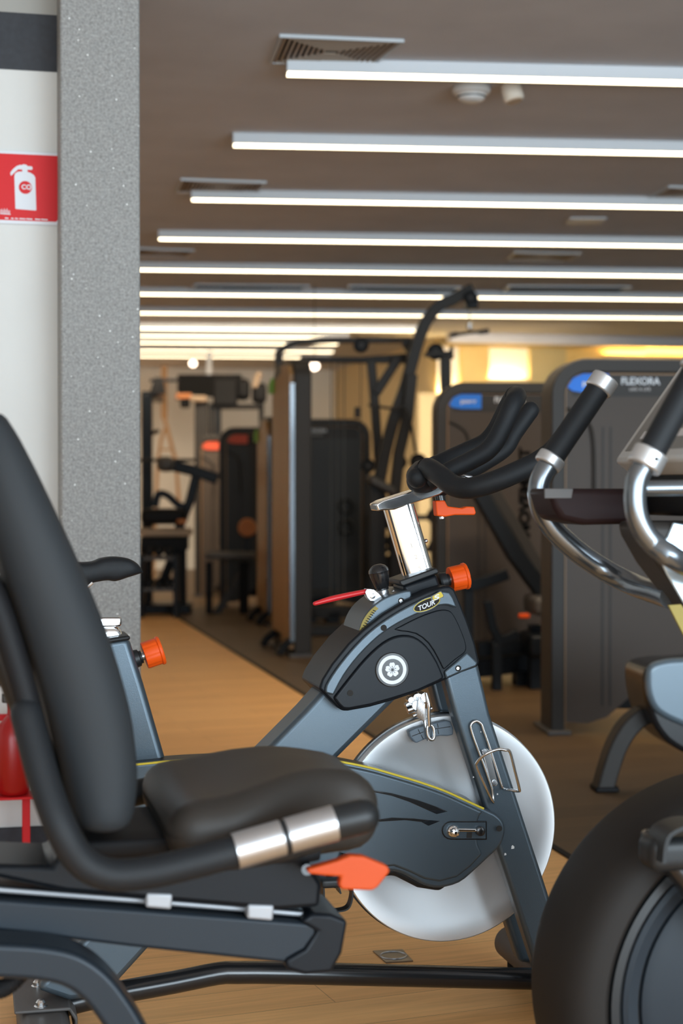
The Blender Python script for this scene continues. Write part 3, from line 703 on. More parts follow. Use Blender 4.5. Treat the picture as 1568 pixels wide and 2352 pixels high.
# tension knob and brake lever
a, b = K.hit(882, 1370, -.02), K.hit(866, 1297, -.02); ax = b - a; L_ = ax.length
MB().lathe([(.0105, 0), (.0105, L_ * .22), (.013, L_ * .22), (.0125, L_ * .26), (.014, L_ * .3), (.0175, L_ * .5), (.0205, L_ * .70), (.0205, L_ * .76), (.0212, L_ * .78), (.0200, L_ * .86), (.0150, L_ * .95), (.008, L_ * 1.0), (.003, L_ * 1.01)], a, ax, 36).build('tension_knob', 'blackgloss', bk)
MB().lathe([(.013, -.004), (.013, L_ * .06), (.0108, L_ * .07), (.0108, L_ * .2), (.0118, L_ * .22)], a, ax, 30).build('knob_neck', 'silver', bk)
MB().tube(H3(K, [(843, 1358, -.03), (800, 1367, -.03), (760, 1376, -.03), (724, 1386, -.03)]), .0072, 18, 3, scale=[.85, 1.0, 1.05, .75], round_end=True, flat=.8).build('brake_lever_grip', 'red', bk)
lb = MB().prism(xz(K, [(838, 1360), (842, 1353), (858, 1354), (870, 1364), (880, 1375), (905, 1378), (904, 1386), (885, 1388), (868, 1382), (850, 1380), (843, 1372)], -.04), -.041, -.038)
lb.prism(xz(K, [(838, 1360), (842, 1353), (858, 1354), (870, 1364), (880, 1375), (905, 1378), (904, 1386), (885, 1388), (868, 1382), (850, 1380), (843, 1372)], -.04), -.022, -.019)
lb.tube(H3(K, [(890, 1372, -.03), (905, 1358, -.03), (908, 1362, -.03)]), .003, 8)
lb = lb.build('lever_bracket', 'silver', bk, bevel=.0008)
q = K.hit(855, 1369, -.042); MB().lathe([(.0058, .026), (.0058, -.002), (.003, -.003)], q, (0, 1, 0), 20).build('bracket_rivet', 'chrome2', lb)
# brake mechanism and pad
bm_ = MB()
random.seed(3)
for px, py, dx, dz, y0, y1 in ((945, 1608, 9, 8, -.03, -.01), (960, 1601, 12, 9, -.04, .0), (975, 1602, 10, 12, -.045, -.01), (955, 1620, 10, 12, -.045, -.02), (972, 1640, 12, 16, -.04, .0), (938, 1620, 7, 6, -.03, -.015)):
    c = K.hit(px, py, y0); bm_.prism(disc(c.x, c.z, dz / 1111, 8, dx / dz), y0, y1)
bm_.tube(H3(K, [(948, 1645, -.03), (992, 1626, -.03)]), .004, 10).tube(H3(K, [(935, 1632, -.035), (962, 1622, -.035)]), .008, 12)
for k in range(6):
    bm_.tube([K.hit(962 + k * 2.5, 1612 + k * 3 - 12, -.05), K.hit(958 + k * 3, 1648 + k * 2, -.05)], .0014, 6)
bm_.build('brake_caliper', 'chrome2', bk, bevel=.001)
MB().tube(H3(K, [(978, 1592, -.045), (984, 1615, -.05), (985, 1640, -.05), (986, 1668, -.048)]), .0036, 12, 4).build('brake_rod', 'chrome', bk)
padp = smooth2([(938, 1680), (975, 1667), (1010, 1658), (1034, 1657), (1040, 1688), (1010, 1690), (975, 1698), (958, 1706), (950, 1703)], 2)
pad = MB().prism(xz(K, padp, -.034), -.036, -.016).build('brake_pad', 'padgrey', bk, bevel=.003, seg=3)
gr = MB()
for (x0, y0, x1, y1) in ((946, 1691, 972, 1681), (960, 1675, 965, 1686), (967, 1688, 972, 1698), (1004, 1662, 1006, 1671), (1005, 1675, 1007, 1686), (1000, 1674, 1034, 1669)):
    a = K.hit(x0, y0, -.0365); b = K.hit(x1, y1, -.0365); MB().tube([a, b], .0007, 6).build('pad_groove', 'ventdark', pad)
lk = []
for k in range(24):
    t = 2 * PI * k / 24; lk.append(K.hit(989 + 8 * math.cos(t) + 2.2 * math.sin(t), 1682 + 17 * math.copysign(abs(math.sin(t)) ** .75, math.sin(t)), -.046))
MB().tube(lk, .0036, 12, closed=True).build('brake_chain_link', 'chrome2', bk)
MB().tube(H3(K, [(973, 1640, -.03), (978, 1668, -.036), (985, 1700, -.036)]), .005, 10).build('pad_hanger', 'silver', bk)
# bottle cage
cy_ = -.090
cg = MB().tube(H3(K, [(1130, 1812, cy_), (1112, 1760, cy_), (1095, 1715, cy_), (1082, 1676, cy_), (1083, 1662, cy_), (1094, 1656, cy_), (1105, 1663, cy_), (1110, 1676, cy_), (1126, 1722, cy_), (1150, 1798, cy_), (1156, 1811, cy_), (1168, 1814, cy_ - .03), (1190, 1817, cy_ - .05), (1192, 1811, cy_ - .06), (1182, 1770, cy_ - .07), (1171, 1728, cy_ - .075), (1160, 1723, cy_ - .08), (1140, 1722, cy_ - .08), (1112, 1734, cy_ - .075), (1095, 1752, cy_ - .06), (1095, 1764, cy_ - .05), (1112, 1802, cy_ - .03), (1131, 1841, cy_ - .01), (1132, 1834, cy_), (1130, 1812, cy_)]), .0029, 12, 4).build('bottle_cage', 'chrome2', bk)
pp = [(1105, 1722), (1118, 1719), (1124, 1726), (1143, 1800), (1138, 1806), (1128, 1803)]
cp = MB().prism(xz(K, pp, cy_ + .001), cy_ - .001, cy_ + .006).build('cage_mount_plate', 'chrome2', bk, bevel=.001)
for px, py in ((1112, 1725), (1135, 1796)):
    q = K.hit(px, py, cy_ - .001); MB().lathe([(.0045, .001), (.0045, -.002), (.002, -.0022)], q, (0, 1, 0), 16).build('mount_bolt', 'silver', cp)
# small etched floor plate
P = [W0.hitz(px, py, .002) for px, py in ((856, 2184), (924, 2181), (948, 2207), (886, 2211))]
c = sum(P, Vector()) / 4; fr = Frame(c.x, c.y, 0)
fp = MB().add([(v.x - c.x, v.y - c.y, 0) for v in P] + [(v.x - c.x, v.y - c.y, .003) for v in P], [(3, 2, 1, 0), (4, 5, 6, 7), (0, 1, 5, 4), (1, 2, 6, 5), (2, 3, 7, 6), (3, 0, 4, 7)]).build('floor_plate', 'brass')
fp.location = (c.x, c.y, 0); fp['label'] = 'small square etched metal plate set on the wooden floor under the flywheel'; fp['category'] = 'floor plate'
MB().tube([(.03 * math.cos(2 * PI * k / 32), .03 * math.sin(2 * PI * k / 32), .0034) for k in range(32)], .0022, 8, closed=True).build('plate_ring', 'silver', fp)
# ================================================================== LEFT WALL: SIGN, EXTINGUISHER
SG = Frame(0, 0, YAW); wyy = WY - .004
o_ = SG.hit(70, 430, wyy)
sg = Frame(o_.x * B.c - o_.y * B.s, o_.x * B.s + o_.y * B.c, YAW)
x0 = sg.hit(-60, 430, 0).x; x1 = sg.hit(145, 430, 0).x; za = sg.hit(70, 516, 0).z; zb_ = sg.hit(70, 349, 0).z
def sx_(px): return sg.hit(px, 430, 0).x
def sz_(py): return sg.hit(70, py, 0).z
t = thing('extinguisher_sign', sg, 'red and white fire extinguisher sign with CO2 on the white wall', 'sign')
MB().box(x0, x1, -.004, 0, za, zb_).build('sign_board', 'paper', t, bevel=.001)
fld = MB().box(x0 + .01, sx_(135), -.0052, -.003, sz_(508), sz_(356)).build('red_field', 'signred', t)
def sp(pts): return [((x0_ := sx_(a)), sz_(b)) for a, b in pts]
ic = MB().prism(sp([(34, 402), (38, 398), (44, 396), (51, 396), (51, 391), (42, 391), (36, 396), (31, 401), (26, 406), (24, 405), (24, 399), (30, 391), (38, 384), (45, 381), (50, 381), (54, 379), (61, 380), (63, 383), (73, 383), (75, 387), (73, 391), (63, 391), (63, 396), (70, 398), (77, 402), (81, 408), (81, 412), (83, 482), (82, 484), (36, 482), (35, 480), (33, 408)]), -.0062, -.005).build('extinguisher_symbol', 'paper', t)
cdx, cdz = sx_(58), sz_(432)
dk = MB().prism(disc(cdx, cdz, abs(sx_(73) - cdx)), -.007, -.006).build('red_disc', 'signred', ic)
text('co_lettering', 'CO', .0185, 'paper', dk, sx_(49), -.0074, sz_(436), 0, 0, .0003, bold=.0006)
text('subscript', '2', .009, 'paper', dk, sx_(67), -.0074, sz_(438), 0, 0, .0003)
gl = MB()
for k, (a, h) in enumerate(((0, 9), (3, 11), (6, 8), (9, 12), (12, 9), (15, 12), (18, 8), (21, 8))):
    gl.prism(sp([(a, 494), (a, 494 - h), (a + 1.4, 494 - h), (a + 1.4, 494)]), -.006, -.005)
gl.prism(sp([(0, 495), (0, 493.2), (24, 494), (24, 495.6)]), -.006, -.005)
gl.build('white_script', 'paper', t)
tn = MB()
for a, b in ((11, 19), (25, 31), (34, 41), (44, 58), (60, 74), (80, 92), (94, 109)):
    tn.prism(sp([(a, 505), (a, 502.5), (b, 503), (b, 505.5)]), -.006, -.005)
tn.prism(sp([(128, 509), (132, 503.5), (136, 509)]), -.006, -.005)
tn.build('fine_print', 'paper', t)
# extinguisher on red stand behind the backrest
e = B.hit(10, 1750, WY - .22); ef = Frame(e.x * B.c - e.y * B.s, e.x * B.s + e.y * B.c, YAW)
t = thing('fire_extinguisher', ef, 'red fire extinguisher standing in a thin red stand by the white wall', 'fire extinguisher')
zt, zb2 = ef.hit(30, 1655, 0).z, ef.hit(30, 1822, 0).z
cx = ef.hit(30, 1750, 0).x; r = .088 / 2
MB().lathe([(.02, zb2 - .002), (.038, zb2), (.046, zb2 + .015), (.047, zt - .05), (.038, zt - .01), (.016, zt + .015), (.014, zt + .05)], (cx - .0, 0, 0), (0, 0, 1), 40).build('cylinder', 'extred', t)
MB().box(cx - .03, cx + .03, -.012, .012, zt + .05, zt + .075).build('valve_head', 'blackgloss', t, bevel=.004)
t = thing('extinguisher_stand', ef, 'thin bright red stand with one post in front of the charcoal baseboard', 'stand')
px_ = ef.hit(62, 1900, 0).x
st1 = MB().box(px_ - .011, px_ + .011, .055, .075, 0, ef.hit(60, 1600, 0).z)
st1.build('post', 'signred', t, bevel=.002)
MB().box(px_ - .2, px_ + .09, .05, .075, ef.hit(0, 1662, 0).z, ef.hit(0, 1648, 0).z).build('holder_band', 'signred', t, bevel=.002)
MB().box(px_ - .2, px_ + .05, -.05, .05, zb2 - .010, zb2 - .003).build('shelf', 'signred', t, bevel=.002)
MB().box(px_ - .2, px_ + .1, -.1, .1, 0, .008).build('base_plate', 'signred', t, bevel=.002)
MB().box(px_ - .2, px_ - .18, .055, .075, 0, ef.hit(60, 1600, 0).z).build('post', 'signred', t, bevel=.002)
q = B.hit(145, 1283, WY - .03)
hk = MB().rbox(-.035, .014, -.018, .018, -.02, .02, .012, 5).build('wall_hook', 'signred')
hk.location = (q.x * B.c - q.y * B.s, q.x * B.s + q.y * B.c, q.z); hk['label'] = 'tiny red hook on the white wall just behind the bicycle saddle'; hk['category'] = 'hook'

# ================================================================== THE RECUMBENT BIKE
C = frame_at(600, 2.42, YAW)
rb = thing('recumbent_bike', C, 'large black recumbent exercise bike in the blurred foreground with backrest, padded seat and console', 'exercise bike')
# backrest: a thick curved pad
sp_ = [(232, 1925), (228, 1810), (208, 1680), (170, 1540), (118, 1390), (62, 1245), (16, 1125), (-22, 1020), (-45, 950)]
cpath = catmull([C.hit(px, py, -.2) for px, py in sp_], 6)[0]
th = [.036, .050, .054, .054, .052, .047, .042, .034, .022]
def bfn(p):
    u = min(max(p.z, 0), 1) * (len(cpath) - 1); i = min(int(u), len(cpath) - 2); f = u - i
    c = cpath[i].lerp(cpath[i + 1], f); tg = (cpath[i + 1] - cpath[i]).normalized(); nn = Vector((tg.z, 0, -tg.x))
    w_ = u / (len(cpath) - 1) * (len(th) - 1); j = min(int(w_), len(th) - 2); k = th[j] + (th[j + 1] - th[j]) * (w_ - j)
    ww = 1 - .22 * max(0, (p.z - .5) / .5) ** 2
    off = .018 * (abs(p.y) / .2) ** 2
    return Vector((c.x, 0, c.z)) + nn * (p.x / .05 * k + off * .6) + Vector((0, p.y * ww, 0))
zsc = .9
bp_ = MB().rbox(-.05, .05, -.2, .2, 0, 1, .048, 26, bfn).build('backrest', 'vinyl', rb, ang=80)
# carrier tubes behind the backrest, running down into the seat carriage
MB().tube(H3(C, [(-120, 1180, -.19), (-20, 1360, -.19), (30, 1500, -.19), (75, 1660, -.19), (110, 1800, -.19), (150, 1910, -.19), (190, 1985, -.15)]), .0175, 20, 5).build('back_tube', 'matteblack', rb)
MB().tube(H3(C, [(-100, 1240, -.12), (30, 1560, -.12), (90, 1720, -.12), (140, 1900, -.12), (200, 1990, -.12)]), .02, 18, 5).build('back_tube', 'black', rb)
MB().tube(H3(C, [(-100, 1240, .14), (30, 1560, .14), (90, 1720, .14), (140, 1900, .14), (200, 1990, .1)]), .02, 18, 5).build('back_tube', 'black', rb)
MB().box(C.hit(-50, 1450, 0).x, C.hit(30, 1450, 0).x, -.1, .12, C.hit(0, 1560, 0).z, C.hit(0, 1330, 0).z).build('back_plate', 'matteblack', rb, bevel=.01)
# side handlebars with sensors
def side_bar(s, main):
    y = .265 * s
    k = [(60, 1640, y * .75), (100, 1790, y * .9), (140, 1900, y), (185, 1975, y), (250, 2008, y), (340, 2004, y), (440, 1982, y), (540, 1955, y), (640, 1926, y), (740, 1897, y), (835, 1874, y)]
    if not main: k = [(px, py, -.265) for px, py, _ in k[:-1]]
    pts = H3(C, k)
    if not main:
        for p in pts: p.y = y
    g = MB().tube(pts, .0215, 26, 5, round_end=True).build('side_handlebar', 'foam', rb)
    d = (pts[-1] - pts[-4]).normalized()
    def along(px): 
        i = next(i for i in range(len(k) - 1) if k[i + 1][0] >= px); f = (px - k[i][0]) / (k[i + 1][0] - k[i][0]); return pts[i].lerp(pts[i + 1], f)
    for a_, b_ in (((540, 648), (660, 768)) if main else ((440, 545), (557, 665))):
        MB().tube([along(a_), along((a_ + b_) / 2), along(b_)], .0245, 32).build('pulse_sensor', 'silver', g)
    MB().tube([along(648), along(660)] if main else [along(545), along(557)], .0235, 28).build('sensor_spacer', 'black', g)
    MB().tube([along(768), along(800), along(832)] if main else [along(668), along(700), along(735)], .0240, 28, round_end=True).build('end_grip', 'black', g)
side_bar(-1, True); side_bar(1, False)
# seat cushion
zs = C.hit(600, 1866, -.2).z; xA = C.hit(392, 1900, -.2).x; xB = C.hit(858, 1900, -.06).x; zL = C.hit(600, 1975, -.2).z
def sfn(p):
    u = (p.x - xA) / (xB - xA); v = (p.y - .0) / .21
    z = p.z
    if p.z > (zs + zL) / 2:
        z += .014 * math.sin(u * PI * 2.0 + 3.9) * (1 - .3 * abs(v)) + .014 * (abs(v) ** 2 - .6) * (1 - u) + .008 * u
    if p.z < (zs + zL) / 2: z += .03 * max(0, .2 - u)
    wdt = 1 - .50 * (3 * min(1, max(0, (u - .25) / .65)) ** 2 - 2 * min(1, max(0, (u - .25) / .65)) ** 3)
    return (p.x, p.y * wdt, z)
MB().rbox(xA, xB, -.21, .21, zL, zs + .004, .045, 20, sfn).build('seat_cushion', 'brownvinyl', rb, ang=80)
MB().rbox(xA + .02, xB - .09, -.12, .12, zL - .03, zL + .02, .012, 8).build('seat_pan', 'matteblack', rb)
# seat carriage
MB().prism(xz(C, [(150, 1930), (340, 1935), (430, 1960), (700, 1965), (740, 2030), (735, 2085), (640, 2092), (150, 2050), (-40, 2010), (-40, 1985), (120, 1990)], -.08), -.08, .08).build('seat_carriage', 'gunmetal', rb, bevel=.008)
MB().rbox(C.hit(140, 1950, -.1).x, C.hit(400, 1950, -.1).x, -.12, .12, C.hit(0, 1985, -.1).z, C.hit(0, 1932, -.1).z, .012, 6).build('carriage_cover', 'matteblack', rb)
# rail beam, sliding track, end cap
def rail(pts, y0, y1, nm, m, bv, par=rb, **k): return MB().prism(xz(C, pts, y0), y0, y1).build(nm, m, par, bevel=bv, seg=3)
RYn = -.07
rl = rail([(-200, 2042), (0, 2066), (300, 2088), (690, 2118), (745, 2122), (745, 2215), (660, 2214), (300, 2176), (0, 2140), (-200, 2118)], RYn, .07, 'rail_beam', 'railpaint', .006)
rail([(-200, 2012), (0, 2034), (300, 2058), (745, 2096), (745, 2112), (300, 2078), (0, 2054), (-200, 2032)], -.045, .045, 'slide_track', 'blackgloss', .003)
MB().tube(H3(C, [(-200, 2022, -.05), (0, 2044, -.05), (340, 2070, -.05), (560, 2088, -.05), (740, 2104, -.05)]), .0035, 10).build('track_rod', 'bracket', rb)
rail([(690, 2118), (716, 2098), (760, 2100), (799, 2116), (786, 2190), (762, 2234), (700, 2240), (656, 2226), (655, 2205), (700, 2180), (728, 2140)], RYn - .008, .078, 'rail_end_cap', 'gunmetal', .006)
for x in (336, 569):
    d = 0 if x == 336 else 26
    rail([(x, 2051 + d), (x + 61, 2053 + d), (x + 58, 2090 + d), (x - 2, 2085 + d)], RYn - .012, RYn + .02, 'roller_bracket', 'bracket', .004)
    rail([(x + 40, 2046 + d), (x + 52, 2046 + d), (x + 52, 2056 + d), (x + 40, 2056 + d)], RYn - .004, RYn + .01, 'bracket_pin', 'silver', .002)
# orange seat lever
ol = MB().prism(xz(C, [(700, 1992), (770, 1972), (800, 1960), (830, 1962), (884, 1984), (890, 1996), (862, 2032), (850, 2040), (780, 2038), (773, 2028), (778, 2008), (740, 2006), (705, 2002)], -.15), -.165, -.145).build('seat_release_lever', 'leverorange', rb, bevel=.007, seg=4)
MB().tube(H3(C, [(705, 1998, -.15), (700, 1985, -.08)]), .008, 12).build('lever_rod', 'blackgloss', rb)
# arched rear leg
ap = catmull([C.hit(px, py, -.11) for px, py in ((-260, 2185), (-120, 2186), (0, 2190), (90, 2196), (160, 2212), (215, 2250), (262, 2310), (300, 2375), (335, 2450), (370, 2560), (395, 2700))], 5)[0]
apz = ap[-1].z
ap.append(Vector((ap[-1].x + .02, ap[-1].y, .03)))
leg = MB().sweep(ap, rect(.04, .024)).build('arched_leg', 'railpaint', rb, bevel=.008, seg=4)
MB().box(ap[-1].x - .03, ap[-1].x + .05, -.3, .3, 0, .05).build('rear_foot', 'gunmetal', rb, bevel=.01)
MB().tube([(ap[-1].x, 0, .045), (C.hit(1400, 2700, 0).x, 0, .06), (C.hit(1700, 2700, 0).x, 0, .06)], .035, 20).build('lower_frame_tube', 'gunmetal', rb)
# main wheel housing
HY = -.13
hc = C.hit(1669, 2230, .03); hc = Vector((hc.x, 0, hc.z)); hr = abs(C.hit(1669, 1774, .03).z - hc.z) * 1.03
hs = MB().lathe([(.0, HY + .03), (hr * .80, HY + .03), (hr * .81, HY + .006), (hr * .83, HY), (hr * .89, HY + .002), (hr * .955, HY + .018), (hr * .99, HY + .045), (hr, HY + .09), (hr, .03), (hr * .985, .05), (hr * .5, .07)], hc, (0, 1, 0), 120).build('wheel_housing', 'brownband', rb, ang=40)
MB().lathe([(hr * .62, HY + .031), (hr * .725, HY + .031), (hr * .732, HY + .016), (hr * .75, HY + .010), (hr * .785, HY + .012), (hr * .798, HY + .031)], hc, (0, 1, 0), 100).build('gloss_ring', 'black', hs)
MB().lathe([(hr * .60, HY + .032), (hr * .642, HY + .032), (hr * .65, HY + .018), (hr * .70, HY + .014), (hr * .722, HY + .018), (hr * .724, HY + .032)], hc, (0, 1, 0), 100).build('slate_ring', 'slate', hs)
MB().lathe([(.0, HY + .014), (hr * .58, HY + .014), (hr * .625, HY + .022), (hr * .632, HY + .034)], hc, (0, 1, 0), 100).build('centre_disc', 'slate', hs)
q0, q1, q2 = C.hit(1700, 2180, HY - .03), C.hit(1560, 2010, HY - .05), C.hit(1500, 1935, HY - .05)
MB().tube([q0, q0.lerp(q1, .5), q1, q2], .026, 20, 3, flat=.6, round_end=True, up=Vector((0, 1, 0)), scale=[1.4, 1.2, 1, .9]).build('crank_arm', 'blackgloss', rb)
pq = C.hit(1535, 1955, HY - .10)
pdl = MB().rbox(pq.x - .03, pq.x + .07, HY - .11, HY - .05, pq.z - .03, pq.z + .02, .016, 8).build('pedal', 'black', rb)
MB().sweep(catmull([pq + Vector((-.02, .0, -.01)), pq + Vector((-.01, 0, .03)), pq + Vector((.04, 0, .04)), pq + Vector((.08, 0, .01))], 5)[0], rect(.03, .003)).build('pedal_strap', 'black', pdl)
# base under the housing
MB().box(hc.x - .1, hc.x + .05, -.3, .3, 0, .06).build('front_foot', 'gunmetal', rb, bevel=.01)
MB().box(hc.x - .1, hc.x + .12, -.06, .06, .05, hc.z).build('front_frame', 'gunmetal', rb, bevel=.01)
# mast
MB().prism(xz(C, [(1410, 1195), (1560, 1195), (1760, 1480), (1820, 1780), (1820, 2100), (1740, 2100), (1700, 1780), (1610, 1540), (1568, 1462), (1527, 1385), (1456, 1293), (1420, 1230)], .05), -.05, .05).build('console_mast', 'frame', rb, bevel=.014, seg=4)
MB().prism(xz(C, [(1496, 1248), (1530, 1235), (1545, 1200), (1570, 1205), (1760, 1480), (1740, 1600), (1568, 1385), (1530, 1320)], -.052), -.055, -.049).build('mast_reflection_patch', 'mast_reflection', rb, bevel=.002)  # plate painted as the bright window reflection on the mast side
MB().prism(xz(C, [(1534, 1390), (1562, 1388), (1640, 1500), (1630, 1520), (1590, 1500)], -.052), -.054, -.049).build('yellow_warning_sticker', 'yellowdull', rb)
# front handles: near and far, both bent silver tubes with black grips
def front_handle(base, grip, y, sc_, nm):
    g = MB().tube(H3(C, [(p[0], p[1], y) for p in grip]), .0195 * sc_, 28).build('front_grip', 'foam', rb)
    return g
YN, YF = -.205, .215
tube_near = [(1484, 1062), (1463, 1100), (1458, 1150), (1468, 1200), (1500, 1248), (1560, 1290), (1640, 1340)]
MB().tube(H3(C, [(px, py, YN) for px, py in tube_near[:-1]] + [(1660, 1345, -.02)]), .0165, 26, 5).build('front_handle_tube', 'graytube', rb)
gA, gB = C.hit(1488, 1052, YN), C.hit(1600, 850, YN)
gn = MB().tube([gA, gB], .0205, 30).build('front_grip', 'foam', rb)
ax = (gB - gA).normalized()
MB().tube([gA - ax * .016, gA + ax * .012], .0262, 36).build('grip_collar', 'collar', gn, bevel=.003)
MB().tube([gB - ax * .004, gB + ax * .035], .0262, 36).build('grip_collar', 'collar', gn, bevel=.003)
q = gA - ax * .002 + Vector((.002, -.0262, .0)); MB().lathe([(.003, 0), (.003, -.001)], q, (0, 1, 0), 14).build('collar_screw', 'ventdark', gn)
tube_far = [(1258, 1072), (1240, 1105), (1238, 1150), (1262, 1205), (1320, 1262), (1390, 1310), (1470, 1338)]
MB().tube(H3(C, [(px, py, YF) for px, py in tube_far[:-1]] + [(1460, 1345, .16), (1540, 1372, .02)]), .0190, 26, 5).build('front_handle_tube', 'graytube', rb)
gA, gB = C.hit(1264, 1056, YF), C.hit(1382, 882, YF); ax = (gB - gA).normalized()
gf = MB().tube([gA, gB], .0205, 30).build('front_grip', 'foam', rb)
MB().tube([gA - ax * .012, gA + ax * .008], .0245, 36).build('grip_collar', 'collar', gf, bevel=.003)
MB().tube([gB - ax * .014, gB + ax * .014], .0245, 36).build('grip_collar', 'collar', gf, bevel=.003)
# console: slab whose face looks up and back towards the rider
e0, e1 = C.hit(1408, 1060, .15), C.hit(1590, 798, .15)
d = (e1 - e0).normalized(); n = Vector((-d.z, 0, d.x)); Lc = (e1 - e0).length
def slab(u0, u1, y0, y1, h0, h1, taper=0):
    mb = MB(); vs = []
    for u in (u0, u1):
        for y in (y0, y1):
            for h in (h0, h1):
                p = e0 + d * u + n * h; p.y = y; vs.append(p)
    return mb.add(vs, [(0, 1, 3, 2), (4, 6, 7, 5), (0, 4, 5, 1), (2, 3, 7, 6), (0, 2, 6, 4), (1, 5, 7, 3)])
cons = slab(0, Lc, -.17, .15, -.045, 0).build('console', 'console', rb, bevel=.008, seg=3)
slab(.02, Lc - .02, -.172, .13, -.03, .001).build('console_overlay', 'consoledark', cons, bevel=.002)
slab(.045, .06, -.1745, .10, -.006, .0015).build('console_button_row', 'printgrey', cons)
slab(.105, .135, -.1745, -.02, -.022, .0015).build('amber_button', 'amber', cons, bevel=.002)
slab(.04, .08, -.1745, -.10, -.04, -.02).build('amber_button', 'amber', cons, bevel=.002)
MB().rbox(C.hit(1445, 1085, .16).x, C.hit(1700, 1085, -.1).x, -.16, .16, C.hit(0, 1195, -.1).z, C.hit(0, 1066, -.1).z, .012, 6).build('console_underside', 'matteblack', rb)
MB().tube(H3(C, [(1470, 1122, -.17), (1720, 1118, -.17)]), .0115, 20).build('cross_tube', 'graytube', rb)
# reading tray
ty = .14
MB().prism(xz(C, [(1209, 1122), (1430, 1122), (1440, 1200), (1290, 1203), (1238, 1192), (1222, 1165)], .185), .08, .185).build('bottle_tray', 'traybrown', rb, bevel=.010, seg=3)
MB().prism(xz(C, [(1250, 1122), (1316, 1122), (1312, 1145), (1250, 1145)], .0785), .0775, .081).build('tray_label', 'cast', rb, bevel=.001)
# coiled cable at the lower left
co = []
ca_, cb_ = C.hit(-40, 2262, -.06), C.hit(60, 2228, -.06)
for k in range(140):
    u = k / 139; t_ = u * 2 * PI * 13; c_ = ca_.lerp(cb_, u) + Vector((0, 0, -.015 * math.sin(u * PI)))
    co.append(c_ + Vector((.003 * math.cos(t_), .011 * math.cos(t_), .011 * math.sin(t_))))
co = [ca_ + Vector((-.1, 0, .05))] + co + [cb_ + Vector((.03, .02, .06))]
MB().tube(co, .0035, 8).build('coiled_cable', 'matteblack', rb)
# ================================================================== STRENGTH MACHINES
def cabinet(fr, w, h, label, badge, brand=None, d=.2, panel='panel', group='weight stack cabinets', side='frame', mirror=False, tr=.17, foot=True, sidepanel=None, extra=None, badge_text=None):
    t = thing('weight_stack_machine', fr, label, 'gym machine', group)
    tw = .028
    n = 10; arc = []
    for k in range(n + 1): a = PI - PI / 2 * k / n; arc.append((tr + tr * math.cos(a), h - tr + tr * math.sin(a)))
    arc2 = [(w - x, z) for x, z in arc[::-1]]
    outer = [(0, .0)] + arc + arc2 + [(w, 0)]
    def inset(q):
        r = tr - q; a_ = []
        for k in range(n + 1): a = PI - PI / 2 * k / n; a_.append((tr + r * math.cos(a), h - tr + r * math.sin(a)))
        return [(q, 0)] + a_ + [(w - x, z) for x, z in a_[::-1]] + [(w - q, 0)]
    # outer shell as a closed strip: outer outline + inner outline
    def shell(q0, q1, y0, y1):
        A, Bq = (outer if q0 == 0 else inset(q0)), inset(q1); m = len(A); vs = []
        for y in (y0, y1):
            vs += [(x, y, z) for x, z in A] + [(x, y, z) for x, z in Bq]
        fs = []
        for i in range(m - 1):
            fs += [(i, i + 1, m + i + 1, m + i), (2 * m + i, 3 * m + i, 3 * m + i + 1, 2 * m + i + 1), (i, 2 * m + i, 2 * m + i + 1, i + 1), (m + i, m + i + 1, 3 * m + i + 1, 3 * m + i)]
        fs += [(0, m, 3 * m, 2 * m), (m - 1, 3 * m - 1, 4 * m - 1, 2 * m - 1)]
        return MB().add(vs, fs)
    shell(0, .062, 0, d).build('outer_frame', side, t, bevel=.006)
    shell(.064, .070, .024, .05).build('inner_trim', 'warmlit', t)  # trim coloured as the warm highlight along the inner edge
    pn = [(x, z) for x, z in inset(.066)[1:-1]]
    bottom = [(w - .066, .10), (w - .2, .12), (w * .55, .17), (w * .42, .16), (w * .30, .07), (w * .2, .045), (.066, .05)]
    p = MB().prism(pn + bottom, .030, .055).build('front_panel', panel, t)
    for q in (.27, .31): MB().box(w * q, w * q + .008, .027, .031, .12, h - .3).build('panel_groove', 'frame', p)
    # lighter header strip
    MB().box(.10, w - .10, .027, .031, h - .165, h - .070).build('header_strip', 'frame', p)
    ar = catmull([(.075, .024, h - .22), (.16, .024, h - .27), (.19, .024, h - .36), (.195, .024, h - .60)], 6)[0]
    MB().tube(ar, .009, 8).build('belt_slot', 'frame', p)
    if badge:
        bx0, bx1 = .075, .29
        bd = MB().prism([(bx0, h - .125), (bx0 + .025, h - .085), (bx0 + .07, h - .066), (bx1 - .03, h - .066), (bx1 - .03, h - .150), (bx0 + .07, h - .150), (bx0 + .02, h - .142)], .020, .028).build('corner_badge', badge, p, bevel=.001)
        if badge_text: text('badge_lettering', badge_text, .034, 'paper', bd, bx0 + .065, .0185, h - .118, bold=.001)
    if brand:
        text('brand_lettering', brand, .044, 'paper', p, w * .5 - .115, .024, h - .112, bold=.001, sx=.93)
        text('tagline', 'LIKE A LIFE', .020, 'printgrey', p, w * .5 - .078, .024, h - .140)
    # guide rods and weight stack behind the panel
    for q in (.42, .58): MB().box(w * q - .009, w * q + .009, .085, .103, .1, h - .1).build('guide_rod', 'graytube', t)
    MB().box(w * .34, w * .66, .07, .17, .1, h * .42).build('weight_stack', 'matteblack', t, bevel=.004)
    for q in (0, w - .062): MB().box(q - .02, q + .085, -.03, d + .06, 0, .02).build('foot_plate', 'cast', t, bevel=.004)
    return t

